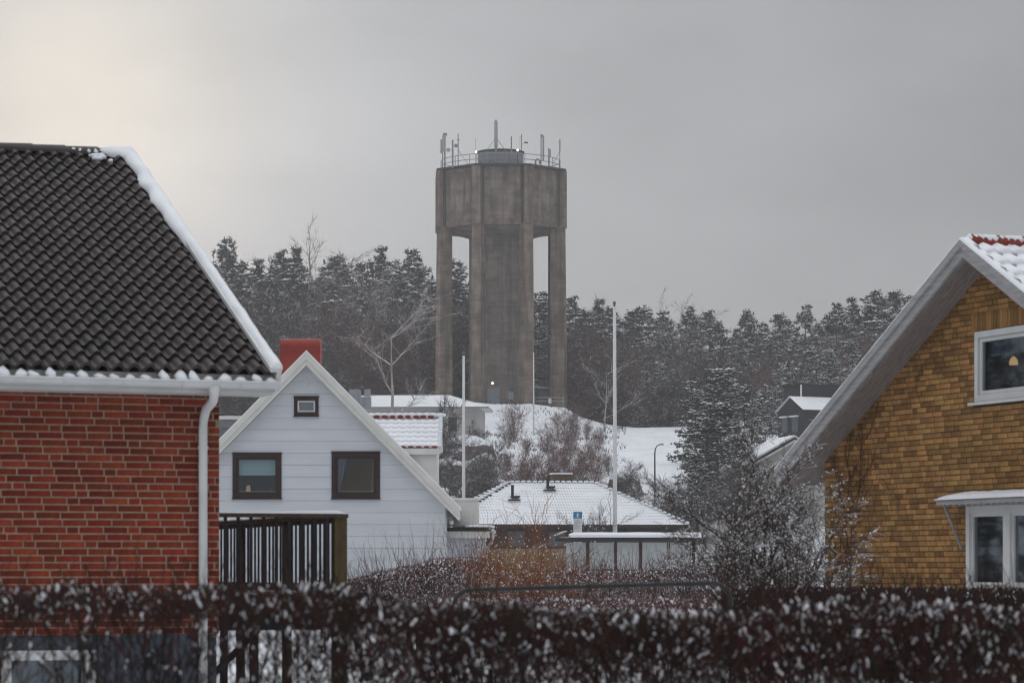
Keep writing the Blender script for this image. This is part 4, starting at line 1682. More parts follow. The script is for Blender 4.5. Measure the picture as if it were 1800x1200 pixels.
# grey equipment shed and barrier under the tower
o = thing('equipment_shed', 'small grey shed with snowy sloping roof under the water tower', 'shed', W(956, 712, 334) + Vector((0, 0, -.4)))
MGS = mat('grey_shed_sheet', (0.17, 0.18, 0.185), 0.7, (0.14, 0.15, 0.155), 2.0)
MB().box(-1.25, 0.95, 0, 2.0, 0, 2.3).build('wall', MGS, o)
MB().box(-0.55, 0.55, -0.04, 0, 0.1, 2.0).build('door', M_STEEL, o)
m = MB()
m.add([(-1.5, -.3, 2.72), (1.2, -.3, 2.45), (1.2, 2.2, 2.55), (-1.5, 2.2, 2.85), (-1.5, -.3, 2.42), (1.2, -.3, 2.32)], [(0, 1, 2, 3), (4, 5, 1, 0)])
m.build('roof', M_SNOW, o)
o = thing('barrier_rail', 'low grey rail fence beside the foot of the tower', 'fence', W(957, 714, 325) + Vector((0, 0, -.5)))
o.location.z = gz(o.location.x, 325)
for h in (0.45, 0.85):
    MB().box(-1.3, 2.3, -.04, .04, h, h + .09).build('rail', M_STEEL, o)
for x in (-1.25, 0.6, 2.2):
    MB().box(x - .05, x + .05, .04, .12, -.3, 0.95).build('post', M_STEEL, o)
MB().box(0.45, 0.8, -.1, -.04, .25, .8).build('notice_board', M_WHITE, o)


# ================================================================== hip-roofed bungalow
def bungalow():
    Y0 = 158.0
    S = F / Y0
    ph = R(8.6)
    L, Wd, rise, zE = 14.2, 9.2, 2.46, CZ + (1000 - 921) / S
    xFL = (772 - 900) / S
    base = 1.5
    root = thing('bungalow', 'low bungalow with snowy hipped tile roof, brown boards over yellow brick', 'house', (xFL, Y0, base), ph)
    ze = zE - base
    m = MB()
    o = 0.55
    m.box(o, L - o, o, Wd - o, 1.25, ze - 0.02)
    m.build('upper_wall', M_DARKWOOD, root)
    M_YB = mat('far_yellow_brick', (0.34, 0.265, 0.165), 0.9, (0.24, 0.18, 0.11), 14.0, stretch=(1, 1, 3.5))
    MB().box(o - .02, L - o + .02, o - .02, Wd - o, -1.2, 1.25).build('brick_base', M_YB, root)
    for k in range(int((L - 2 * o) / 0.24)):
        x = o + .06 + k * .24
        MB().box(x, x + .06, o - .03, o, 1.27, ze - .1).build('cover_strip', M_DARKWOOD, root) if k % 2 == 0 else None
    # windows
    for px0, px1 in ((893, 927), (965, 1000), (1090, 1112), (1124, 1158)):
        x0 = (px0 - 772) / S / math.cos(ph)
        x1 = (px1 - 772) / S / math.cos(ph)
        w_ = bpy.data.objects.new('window', None)
        COL.objects.link(w_)
        w_.parent = root
        fr = MB()
        z0, z1 = 1.30, 2.28
        for a, b, c, d in ((x0, x0 + .07, z0, z1), (x1 - .07, x1, z0, z1), (x0 + .07, x1 - .07, z1 - .07, z1), (x0 + .07, x1 - .07, z0, z0 + .07)):
            fr.box(a, b, o - .08, o + .02, c, d)
        fr.build('frame', M_BROWN, w_)
        MB().box(x0 + .07, x1 - .07, o - .04, o - .03, z0 + .07, z1 - .07).build('pane', mat('far_window_glass', (0.10, 0.115, 0.13), 0.12, (0.05, 0.055, 0.06), 2.0, spec=0.6), w_)
    # eaves board
    MB().box(-.02, L + .02, -.03, .0, ze - .16, ze - .02).build('eave_board', M_DARKWOOD, root)
    MB().box(0, L, 0, Wd, ze - .05, ze - .03).build('soffit', M_DARKWOOD, root)
    # roof: front slope as snow over tile rows clipped by the hips
    h = Wd / 2
    pitch = math.atan2(rise, h)
    SL = math.hypot(rise, h)
    def slope(name, length, T, seed, ncell=4):
        nrow, wave = 15, 0.155
        ga = SL / nrow
        vs, fs = [], []
        gm = MB()
        for r in range(nrow):
            t0, t1 = r / nrow, (r + 1) / nrow
            e0, e1 = t0 * h, t1 * h
            xs0, xs1 = e0, length - e0
            if xs1 - xs0 < 0.1:
                continue
            nw = max(2, int((xs1 - xs0) / wave * ncell))
            b = len(vs)
            for k, (yy, zz) in enumerate(((0, 0), (0.0, 0.012), (ga * .35, 0.020), (ga * 1.02, 0.008))):
                ee = e0 + (e1 - e0) * yy / ga
                for i in range(nw + 1):
                    x = ee + (length - 2 * ee) * i / nw
                    ph_ = 2 * math.pi * x / wave
                    vs.append((x, r * ga + yy, zz + 0.011 * math.cos(ph_) + .008 * noise.noise((x * 2, r, seed))))
            for k in range(3):
                for i in range(nw):
                    a = b + k * (nw + 1) + i
                    fs.append((a, a + 1, a + nw + 2, a + nw + 1))
            # tile noses that show dark under the snow lips
            x = math.ceil(e0 / wave) * wave + wave / 2
            while x < length - e0 - .05:
                q = noise.noise((x * .35, r * .5, seed + 4))
                if r == 0 or q > -0.28:
                    s_ = 0.014 + 0.014 * max(0, q) + (0.028 if r == 0 else 0)
                    gm.box(x - s_, x + s_, r * ga - 0.03, r * ga + .01, -0.035, 0.022)
                x += wave
        so = MB().add(vs, fs, 0, T).build(name, M_SNOW, root, kind='stuff')
        gm2 = MB()
        gm2.add(gm.v, gm.f, 0, T)
        gm2.build('bare_tile_noses', M_DARKWOOD, root, kind='stuff')
    Rx = Matrix.Rotation(pitch, 4, 'X')
    slope('snowy_tiles', L, Matrix.Translation((0, 0, ze)) @ Rx, 1)
    slope('snowy_tiles', Wd, Matrix.Translation((0, Wd, ze)) @ Matrix.Rotation(R(-90), 4, 'Z') @ Rx, 2, 3)
    slope('snowy_tiles', Wd, Matrix.Translation((L, 0, ze)) @ Matrix.Rotation(R(90), 4, 'Z') @ Rx, 3, 3)
    slope('snowy_tiles', L, Matrix.Translation((L, Wd, ze)) @ Matrix.Rotation(R(180), 4, 'Z') @ Rx, 4, 2)
    # hip and ridge tiles with snow
    hp = MB()
    sp = MB()
    def line(a, b, bare):
        a, b = Vector(a), Vector(b)
        n = int((b - a).length / 0.33)
        for i in range(n):
            p = a.lerp(b, (i + .5) / n)
            sp.lump((p.x, p.y, p.z + .05), .16, .16, .075, jit=.15)
            if bare and noise.noise((i * .7, 0, 5)) > -.25:
                hp.lump((p.x + .12, p.y - .13, p.z - .02), .10, .06, .05, jit=.3)
    line((0, 0, ze + .03), (h, h, ze + rise + .03), True)
    line((L, 0, ze + .03), (L - h, h, ze + rise + .03), False)
    line((h, h, ze + rise + .03), (L - h, h, ze + rise + .03), False)
    line((0, Wd, ze + .03), (h, h, ze + rise + .03), False)
    sp.build('ridge_snow', M_SNOW, root, smooth=True)
    hp.build('bare_hip_tiles', M_DARKWOOD, root)
    # two dark flues, their ledges, brick chimney
    def rp(px, py, yy):
        # local point above front slope at depth yy
        x = (px - 772) / S / math.cos(ph)
        return x
    for k, (px, hh, yy) in enumerate(((901, .68, 2.9), (965, .46, 4.0))):
        x = rp(px, 0, yy) + yy * math.sin(ph)
        z = ze + yy / h * rise
        fl = bpy.data.objects.new('flue', None)
        COL.objects.link(fl)
        fl.parent = root
        MB().tube([(x, yy, z - .1), (x, yy, z + hh)], .085, 10).build('pipe', M_BLACK, fl)
        MB().tube([(x, yy, z + hh), (x, yy, z + hh + .05)], .11, 10).build('cap', M_BLACK, fl)
        MB().box(x - .1, x + .38, yy - .3, yy + .2, z + .02, z + .12).build('flashing', M_BLACK, fl)
        MB().box(x - .33, x + .38, yy - .55, yy - .45, z - .18, z - .09).build('snow_guard', M_BLACK, fl)
    xc = rp(991, 0, 5.4) + 5.2 * math.sin(ph)
    MBK = mat('far_chimney_brick', (0.13, 0.085, 0.055), 0.9, (0.07, 0.045, 0.03), 9.0, stretch=(1, 1, 3))
    chm = bpy.data.objects.new('chimney', None)
    COL.objects.link(chm)
    chm.parent = root
    z = ze + rise
    MB().box(xc - .53, xc + .53, 5.0, 5.8, z - .5, z + .52).build('stack', MBK, chm)
    MB().box(xc - .6, xc + .6, 4.93, 5.87, z + .522, z + .6).build('cap', M_SNOW, chm)
    MB().tube([(xc + .05, 5.4, z + .6), (xc + .05, 5.4, z + .84)], .07, 8).build('pipe', M_STEEL, chm)
    return root


bungalow()


# ================================================================== bus shelter, stop sign
def shelter():
    Y0 = 128.0
    S = F / Y0
    xa, xb = (988 - 900) / S, (1228 - 900) / S
    zg = gz(4, Y0)
    root = thing('bus_shelter', 'long bus shelter with snow on its low curved roof and pale glass panels', 'bus shelter', ((xa + xb) / 2, Y0, zg))
    hl = (xb - xa) / 2
    zt = CZ + (1000 - 940) / S - zg
    MP = mat('frosted_panel', (0.56, 0.59, 0.58), 0.35, (0.47, 0.50, 0.50), 1.2, spec=0.5)
    MRD = mat('dark_red_brown_post', (0.05, 0.016, 0.016), 0.5, (0.03, 0.01, 0.01))
    for px in (1033, 1082, 1126, 1219):
        x = (px - 900) / S - (xa + xb) / 2
        MB().box(x - .065, x + .065, -.07, .06, -.3, zt - .3).build('post', MRD, root)
    for px in (992, 1175):
        x = (px - 900) / S - (xa + xb) / 2
        MB().box(x - .02, x + .02, -.02, .04, -.3, zt - .3).build('post', M_STEEL, root)
    ed = [992, 1033, 1082, 1126, 1175, 1219]
    for a, b in zip(ed, ed[1:]):
        x0 = (a - 900) / S - (xa + xb) / 2 + .08
        x1 = (b - 900) / S - (xa + xb) / 2 - .08
        MB().box(x0, x1, 0.0, .02, 0.15, zt - .34).build('panel', MP, root)
    rf = MB()
    vs, fs = [], []
    prof = [(-0.75, -.30), (-0.72, -.14), (-0.2, -.07), (0.5, -.07), (1.1, -.12), (1.15, -.3)]
    n = len(prof)
    for x in (-hl - .35, hl + .1):
        for y, z in prof:
            vs.append((x, y, zt + z))
    fs = [(i, i + 1, i + 1 + n, i + n) for i in range(n - 1)] + [tuple(range(n)), tuple(range(2 * n - 1, n - 1, -1)), (0, n, 2 * n - 1, n - 1)]
    rf.add(vs, fs)
    rf.build('roof', M_BLACK, root)
    sn = MB()
    vs, fs = [], []
    NS = 50
    for i in range(NS + 1):
        x = lerp(-hl + .28, hl + .08, i / NS)
        e = min(1, .3 + smooth(0, .05, i / NS)) 
        h = (.19 + .02 * noise.noise((x, 0, 0))) * e
        for y, z in ((-.75, -.12), (-.78, .0 - .03), (-.66, .05 * e), (-.2, h * .6), (.5, h * .6), (1.1, -.05)):
            vs.append((x, y, zt + z + .01))
    for i in range(NS):
        for k in range(5):
            a = i * 6 + k
            fs.append((a, a + 6, a + 7, a + 1))
    fs.append((5, 4, 3, 2, 1, 0))
    sn.add(vs, fs)
    sn.build('roof_snow', M_SNOW, root, smooth=True)
    cap = MB()
    for i in range(10):
        cap.lump((-hl - .30 + i * .05, -.2 + .0 * i, zt - .01 + .02 * i), .1, .35, .03, jit=.1)
    cap.build('thin_roof_snow', M_SNOW, root, smooth=True)


shelter()


def stop_sign():
    Y0 = 131.5
    S = F / Y0
    zg = gz(3, Y0)
    root = thing('bus_stop_sign', 'tall bus stop sign with blue top and white timetable panel', 'sign', ((1015.5 - 900) / S, Y0, zg))
    zt = CZ + (1000 - 899) / S - zg
    MBL = mat('sign_blue', (0.02, 0.20, 0.36), 0.45, (0.018, 0.18, 0.33))
    MWH = mat('sign_white', (0.62, 0.64, 0.65), 0.45, (0.58, 0.60, 0.61))
    MGT = mat('sign_grey_print', (0.25, 0.27, 0.29), 0.6)
    w = .20
    MB().box(-w, w, -.04, .04, 0.4, zt - .31).build('timetable_panel', MWH, root)
    b = MB().box(-w - .003, w + .003, -.044, .044, zt - .308, zt).build('blue_head', MBL, root)
    ic = MB()
    ic.box(-.035, .035, -.05, -.0445, zt - .21, zt - .07)
    ic.box(-.055, -.035, -.05, -.0445, zt - .17, zt - .12)
    ic.box(-.05, .05, -.05, -.0445, zt - .235, zt - .21)
    ic.build('bus_symbol', MWH, b)
    MB().box(-.09, .09, -.05, -.0445, zt - .285, zt - .262).build('print_line', MWH, b)
    for k, (l, r) in enumerate(((-.15, .05), (-.15, .12), (-.15, .0), (-.15, .10), (-.15, .06))):
        MB().box(l, r, -.046, -.0405, zt - .42 - k * .085, zt - .395 - k * .085).build('print_line', MGT, root)
    MB().tube([(0, 0, -.3), (0, 0, .45)], .05, 8).build('pole', M_STEEL, root)


stop_sign()


# ================================================================== poles and lamp post
M_POLE = mat('white_pole_paint', (0.66, 0.66, 0.66), 0.4, (0.60, 0.60, 0.60), 2.0)
M_GOLD = mat('dull_brass', (0.20, 0.15, 0.09), 0.45, metal=0.5)


def pole(label, px, top, Y0, r0, r1, tilt=0.0):
    x = (px - 900) * Y0 / F
    zg = gz(x, Y0)
    zt = CZ + (1000 - top) * Y0 / F - zg
    o = thing('flagpole', label, 'flagpole', (x, Y0, zg - .3), 0, 'white flagpoles')
    MB().tube([(0, 0, 0), (0, 0, zt * .5), (tilt, 0, zt)], [r0, (r0 + r1) / 2, r1], 10).build('shaft', M_POLE, o, smooth=True)
    zt += .0
    MB().tube([(tilt, 0, zt), (tilt, 0, zt + .12)], r1 * .6, 8).build('neck', M_BLACK, o)
    MB().lump((tilt, 0, zt + .17), r1 * 1.3, r1 * 1.3, r1 * 1.5, jit=.05).build('finial', M_GOLD, o)
    if Y0 < 200:
        MB().box(-r0 - .06, -r0 + .01, -.06, .0, 1.1, 1.35).build('cleat', M_BLACK, o)
        MB().tube([(r0 * .8, -r0 * .9, 1.2), (r1 + tilt, -r1, zt)], .008, 3).build('halyard', M_POLE, o)
    return o


pole('tallest white flagpole, behind the bus shelter', 1081, 528, 141, .125, .075, -.03)
pole('white flagpole rising beside the gable of the pale boarded house', 815, 616, 166, .115, .07)
pole('thin white flagpole standing on the slope before the tower', 938, 614, 300, .10, .06)


def lamp_post():
    Y0 = 208
    x = (1151 - 900) * Y0 / F
    zg = gz(x, Y0)
    o = thing('street_lamp', 'curved grey street lamp beside the white snowy slope', 'street lamp', (x, Y0, zg - .2))
    h = CZ + (1000 - 781) * Y0 / F - zg + .2
    MD = mat('dark_grey_pole', (0.10, 0.105, 0.11), 0.5)
    pts = [(0, 0, 0), (0, 0, h * .5), (0, 0, h - .6), (.05, 0, h - .3), (.16, 0, h - .1), (.36, 0, h - .0)]
    MB().tube(pts, [.075, .065, .055, .05, .045, .04], 8).build('pole', MD, o, smooth=True)
    MB().lump((.5, 0, h + .0), .2, .1, .06, jit=.05).build('lamp_head', M_STEEL, o)
    MB().lump((.48, 0, h + .07), .17, .1, .05, jit=.1).build('snow_cap', M_SNOW, o, smooth=True)


lamp_post()


# ================================================================== far houses
def low_house():
    Y0 = 268.0
    S = F / Y0
    x0, x1 = (560 - 900) / S, (845 - 900) / S
    ze = CZ + (1000 - 716) / S
    zg = CZ + (1000 - 772) / S - .4
    root = thing('low_house', 'long low white house with snowy roof below the left wood', 'house', (x0, Y0, zg), R(-3))
    L, D = x1 - x0, 7.0
    h = ze - zg
    MF = mat('far_white_wall', (0.46, 0.455, 0.44), 0.8, (0.38, 0.375, 0.36), 0.8)
    MB().box(0, L, 0, D, -1, h).build('wall', MF, root)
    m = MB()
    o = .8
    rise = 1.35
    m.add([(-o, -o, h), (L + o, -o, h), (L + o, D + o, h), (-o, D + o, h), (2, D / 2, h + rise), (L - 3.2, D / 2, h + rise)], [(0, 1, 5, 4), (1, 2, 5), (2, 3, 4, 5), (3, 0, 4)])
    m.add([(-o, -o, h - .12), (L + o, -o, h - .12), (L + o, D + o, h - .12), (-o, D + o, h - .12)], [(0, 3, 2, 1), ])
    m.build('roof', M_SNOW, root)
    f = MB()
    f.add([(-o, -o - .005, h - .16), (L + o, -o - .005, h - .16), (L + o, -o - .005, h - .02), (-o, -o - .005, h - .02)], [(0, 1, 2, 3)])
    f.build('eave_board', M_STEEL, root)
    for px in (796, 740, 690):
        x = (px - 900) / S - x0
        w_ = bpy.data.objects.new('window', None)
        COL.objects.link(w_)
        w_.parent = root
        MB().box(x - .5, x + .5, -.06, .0, 1.0, 2.55).build('frame', M_WHITE, w_)
        MB().box(x - .42, x + .42, -.08, -.062, 1.08, 2.47).build('pane', mat('far_window_glass', (.1, .1, .1)), w_)
    for px, w2 in ((640, .55), (624, .3)):
        x = (px - 900) / S - x0
        MB().box(x - w2 * .5, x + w2 * .5, 3, 3.5, h + .8, h + 1.9).build('roof_vent', M_STEEL, root)
    x = (827 - 900) / S - x0
    MB().box(x - .05, x + .05, -.5, -.4, -.5, 1.6).build('trellis_post', M_DARKWOOD, root)


low_house()


def back_wing():
    # flat-roofed grey building far behind the red house's eave
    Y0 = 250.0
    S = F / Y0
    x0, x1 = (330 - 900) / S, (440 - 900) / S
    zt = CZ + (1000 - 731) / S
    zg = zt - 3.2
    root = thing('flat_roofed_building', 'grey flat-roofed building glimpsed between brick wall and pale gable', 'building', (x0, Y0, zg))
    MB().box(0, x1 - x0, 0, 6, -3, 2.9).build('wall', mat('grey_render', (0.16, 0.17, 0.18), 0.8), root)
    MB().box(-.2, x1 - x0 + .2, -.3, 6.2, 2.9, 3.2).build('roof_edge', M_CREAM, root)
    MB().box(.5, 4, -.02, 0, 1.0, 2.2).build('window', MATS['far_window_glass'], root)


back_wing()


def dark_house():
    Y0 = 262.0
    S = F / Y0
    ph = R(28)
    # local x along the front to the right, y back; gable on the left end
    x0 = (1413 - 900) / S
    ze = CZ + (1000 - 719) / S
    zg = CZ + (1000 - 756) / S - 1.0
    root = thing('dark_house', 'black-walled house with snow on its roof behind the yellow gable', 'house', (x0, Y0, zg), ph)
    h = ze - zg
    L, D = 9.0, 4.3
    rise = CZ + (1000 - 693) / S - ze - .15
    MBK = mat('black_boards', (0.022, 0.022, 0.026), 0.75, (0.014, 0.014, 0.017), 3.0, stretch=(5, 5, .5))
    m = MB()
    m.box(0, L, 0, D, -1.5, h)
    m.add([(0, 0, h), (0, D, h), (0, D / 2, h + rise), (L, 0, h), (L, D, h), (L, D / 2, h + rise)], [(0, 2, 1), (3, 4, 5)])
    m.build('wall', MBK, root)
    r = MB()
    n = 80
    vs, fs = [], []
    for i in range(n + 1):
        x = -.25 + (L + .5) * i / n
        zz = .03 * (i % 2)
        vs += [(x, -.25, h - .05 + zz), (x, D / 2, h + rise + .09 + zz), (x, D + .25, h - .05 + zz)]
    for i in range(n):
        a = 3 * i
        fs += [(a, a + 3, a + 4, a + 1), (a + 1, a + 4, a + 5, a + 2)]
    r.add(vs, fs)
    r.build('snowy_roof', M_SNOW, root)
    MB().box(-.25, L + .25, -.28, -.2, h - .28, h - .07).build('eave_board', MBK, root)
    up_ = MB()
    up_.box(1.3, L + 1, D / 2 + .2, D / 2 + 3.2, h + rise - .3, h + rise + 1.25)
    up_.build('upper_storey', MBK, root)
    MB().box(1.16, 1.32, D / 2 + .12, D / 2 + .2, h + rise - .3, h + rise + 1.22).build('white_corner', M_WHITE, root)
    MB().box(1.1, L + 1, D / 2 + .1, D / 2 + 3.3, h + rise + 1.25, h + rise + 1.33).build('upper_roof', MBK, root)
    for x in (4.0, 5.4):
        MB().box(x, x + .45, .9, 1.3, h + .2, h + 1.55).build('chimney', mat('dark_red_chimney', (0.08, 0.03, 0.03), 0.7), root)
    for y in (.9, 2.6):
        w_ = bpy.data.objects.new('window', None)
        COL.objects.link(w_)
        w_.parent = root
        MB().box(-.05, .0, y, y + 1.0, .9, 2.3).build('pane', MATS['far_window_glass'], w_)
        MB().box(-.3, .0, y - .1, y + 1.1, 2.3, 2.42).build('snowy_hood', M_SNOW, w_)
    MB().box(.6, L, -.03, 0, h - 1.0, h - .92).build('wall_band', M_STEEL, root)


dark_house()


def small_gable():
    Y0 = 195.0
    S = F / Y0
    root = thing('garage', 'cream gabled outbuilding with snowy roof half hidden by yellow house eave', 'outbuilding', (W(1395, 0, Y0).x, Y0, 5.0), R(10))
    za = CZ + (1000 - 766) / S - 5.0
    hw = (1395 - 1305) / S
    TPn = .56
    m = MB()
    m.prism([(-hw + .5, -2), (hw - .5, -2), (hw - .5, za - .3 - TPn * (hw - .5)), (0, za - .3), (-hw + .5, za - .3 - TPn * (hw - .5))], 0, 6)
    m.build('wall', mat('far_cream_wall', (0.42, 0.41, 0.375), 0.8, (0.36, 0.35, 0.32), 2.0, stretch=(6, 6, .4)), root)
    for s in (-1, 1):
        q = [(0, za - .25), (s * hw, za - .25 - TPn * hw), (s * hw, za - .08 - TPn * hw), (0, za - .08)]
        MB().prism(q if s > 0 else q[::-1], -.35, 6.3).build('roof_slab', M_BLACK, root)
        q = [(0, za - .075), (s * hw, za - .075 - TPn * hw), (s * hw, za + .06 - TPn * hw), (0, za + .06)]
        MB().prism(q if s > 0 else q[::-1], -.2, 6.3).build('roof_snow', M_SNOW, root)
        q = [(0, za - .42), (s * hw, za - .42 - TPn * hw), (s * hw, za - .27 - TPn * hw), (0, za - .27)]
        MB().prism(q if s > 0 else q[::-1], -.33, -.25).build('bargeboard', M_CREAM, root)


small_gable()


def slope_fence():
    Y0 = 200.0
    o = thing('board_fence', 'short dark board fence at the foot of the snowy slope', 'fence', (W(1162, 0, Y0).x, Y0, gz(10.5, Y0)), R(6))
    M = M_DARKWOOD
    for k in range(4):
        MB().box(k * .95 - .05, k * .95 + .05, -.05, .05, -.5, 1.15 + .25 * (k % 2)).build('post', M, o)
    for k in range(3):
        MB().box(-.05, 3.0, -.08, -.05, .15 + k * .27, .37 + k * .27).build('board', mat('fence_board', (0.10, 0.09, 0.075), 0.85), o)


slope_fence()


# ================================================================== bent pipe rail behind the near hedge
def pipe_rail():
    Y0 = 20.0
    S = F / Y0
    xl, xr = (797 - 900) / S, (1284 - 900) / S
    zl, zr = CZ + (1000 - 1036) / S, CZ + (1000 - 1024) / S
    o = thing('pipe_rail', 'bent black pipe rail standing behind the near hedge', 'rail', (xl, Y0, 0))
    w = xr - xl
    pts = [(0, 0, -.2), (0, 0, zl - .16)]
    for a in range(0, 91, 15):
        pts.append((.13 - .13 * math.cos(R(a)), 0, zl - .13 + .13 * math.sin(R(a))))
    for a in range(0, 91, 15):
        pts.append((w - .13 + .13 * math.sin(R(a)), 0, zr - .13 + .13 * math.cos(R(a))))
    pts += [(w, 0, zr - .18), (w, 0, -.2)]
    MB().tube(pts, .0165, 10).build('pipe', M_BLACK, o, smooth=True)


pipe_rail()

# ================================================================== vegetation
M_NEED = mat('pine_needles', (0.070, 0.077, 0.063), 0.8, (0.040, 0.046, 0.038), 0.8, rnd=0.25, spec=0.1)
M_PBARK = mat('pine_bark', (0.085, 0.055, 0.042), 0.9, (0.045, 0.034, 0.03), 1.5, spec=0.1, snow=0.22)
M_BIRCH = mat('birch_bark', (0.42, 0.385, 0.365), 0.85, (0.22, 0.185, 0.17), 1.6, spec=0.1, stretch=(1, 1, .6), snow=0.35)
M_BTWIG = mat('birch_twig', (0.20, 0.16, 0.148), 0.9, (0.12, 0.092, 0.085), 2.0, spec=0.1, snow=0.42)
M_RTWIG = mat('red_brown_twig', (0.155, 0.080, 0.072), 0.9, (0.095, 0.050, 0.047), 2.0, spec=0.1, snow=0.24, rnd=0.15)
M_DTWIG = mat('dark_twig', (0.062, 0.048, 0.045), 0.9, (0.035, 0.028, 0.028), 2.0, spec=0.1, snow=0.34, rnd=0.15)
M_OTWIG = mat('orange_twig', (0.26, 0.10, 0.035), 0.85, (0.15, 0.06, 0.028), 4.0, spec=0.1, snow=0.2)
M_HEDGE = mat('hedge_twig', (0.060, 0.021, 0.018), 0.85, (0.028, 0.012, 0.011), 3.0, spec=0.15)
M_STWIG = mat('shrub_twig', (0.10, 0.075, 0.058), 0.9, (0.06, 0.045, 0.036), 4.0, spec=0.1, snow=0.42)
M_OLIVE = mat('olive_hedge_twig', (0.040, 0.033, 0.025), 0.9, (0.020, 0.017, 0.013), 5.0, spec=0.1)
M_HSTEM = mat('hedge_stem', (0.030, 0.026, 0.020), 0.9, (0.014, 0.013, 0.011), 5.0, spec=0.1)
M_SNOWT = mat('tree_snow', (0.84, 0.85, 0.87), 0.8, (0.76, 0.775, 0.79), 1.0, spec=0.1)


def rdir(rng, up=0.0):
    while True:
        v = Vector((rng.uniform(-1, 1), rng.uniform(-1, 1), rng.uniform(-1, 1)))
        if 0.01 < v.length < 1:
            v.normalize()
            v.z += up
            return v.normalized()


def pine_meshes(seed, H=20.0, start=0.35, width=2.6, tuft=0.42, dens=1.0, snowp=0.5, shape='pine', tk=6, gate=-.10, gsc=.62):
    rng = random.Random(seed)
    tr, nd, sn = MB(), MB(), MB()
    lean = Vector((rng.uniform(-.4, .4), rng.uniform(-.4, .4), 0))
    axis = lambda t: lean * t * t * 1.2 + Vector((0.18 * math.sin(t * 5 + seed), 0.15 * math.cos(t * 4 + seed), 0)) * t
    pts = [axis(i / 8) + Vector((0, 0, H * i / 8 - (0.8 if i == 0 else 0))) for i in range(9)]
    tr.tube(pts, [0.0095 * H * (1 - .88 * i / 8) + .015 for i in range(9)], 7, cap=False)
    z = start * H
    while z < H * 0.985:
        t = (z - start * H) / (H * (1 - start))
        if shape == 'pine':
            prof = (0.35 + 1.05 * t) if t < 0.35 else (0.72 * (1 - ((t - .35) / .65) ** 1.7) + 0.10)
            prof *= 1.15
        elif shape == 'bush':
            prof = math.sqrt(max(0.02, 1 - (t * 2 - .75) ** 2 / 1.6)) 
        else:
            prof = 1.0 * (1 - t) ** 0.85 + 0.06
        L0 = width * prof
        nb = rng.randint(3, 5) if shape != 'spruce' else rng.randint(4, 6)
        a0 = rng.uniform(0, 6.28)
        for b in range(nb):
            if rng.random() < .12:
                continue
            L = L0 * rng.uniform(0.5, 1.25)
            a = a0 + b * 6.28 / nb + rng.uniform(-.4, .4)
            el = lerp(-0.12, 0.75, t ** 1.4) + rng.uniform(-.18, .18) if shape != 'spruce' else lerp(-.35, .5, t ** 2) + rng.uniform(-.1, .1)
            d = Vector((math.cos(a) * math.cos(el), math.sin(a) * math.cos(el), math.sin(el)))
            p0 = axis(z / H) + Vector((0, 0, z))
            p1 = p0 + d * L
            if L > 0.8:
                mid = p0.lerp(p1, .5) + Vector((0, 0, -.06 * L))
                tr.tube([p0, mid, p1], [.010 * H * .22 + .01, .02, .008], 3, cap=False)
            bs = 2.2 if rng.random() < .5 else .55
            n = max(2, int(L * 5.0 * dens))
            for k in range(n):
                f = rng.uniform(0.28, 1.05)
                sp = 0.26 * L * (1.15 - f) + .12
                c = p0.lerp(p1, f) + Vector((rng.gauss(0, sp), rng.gauss(0, sp), rng.gauss(0, sp * .45) + .04 * L * math.sin(f * 3)))
                if t < .72 and noise.noise((c.x * gsc + seed * 3.7, c.y * gsc, c.z * gsc * 1.25)) < gate:
                    continue
                s = tuft * rng.uniform(.65, 1.3)
                for q in range(tk):
                    v = rdir(rng, 0.25)
                    v = (v + d * .5).normalized()
                    w_ = v.cross(rdir(rng)).normalized() * s * .20
                    e = c + v * s
                    b0 = c + v * (s * .05)
                    bi = len(nd.v)
                    nd.v += [tuple(b0 - w_), tuple(b0 + w_), tuple(e)]
                    nd.f.append((bi, bi + 1, bi + 2))
                    nd.m.append(0)
                if rng.random() < bs * snowp * (0.5 + 1.5 * (noise.noise((c.x * .7 + seed, c.y * .7, c.z * .8)) + .18)):
                    r_ = s * rng.uniform(.35, .95)
                    bz = c.z + s * .18
                    a1 = rng.uniform(0, 6.28)
                    bi = len(sn.v)
                    for q in range(4):
                        aa = a1 + q * 1.57 + rng.uniform(-.3, .3)
                        rr = r_ * rng.uniform(.6, 1.2)
                        sn.v.append((c.x + rr * math.cos(aa), c.y + rr * math.sin(aa), bz + rng.uniform(-.10, .04) * s))
                    sn.v.append((c.x, c.y, bz + r_ * .42))
                    for q in range(4):
                        sn.f.append((bi + q, bi + (q + 1) % 4, bi + 4))
                        sn.m.append(0)
        z += rng.uniform(.33, .62) * (H / 20) ** .5
    return tr.mesh('trunk', M_PBARK, True), nd.mesh('crown', M_NEED), sn.mesh('snow', M_SNOWT)


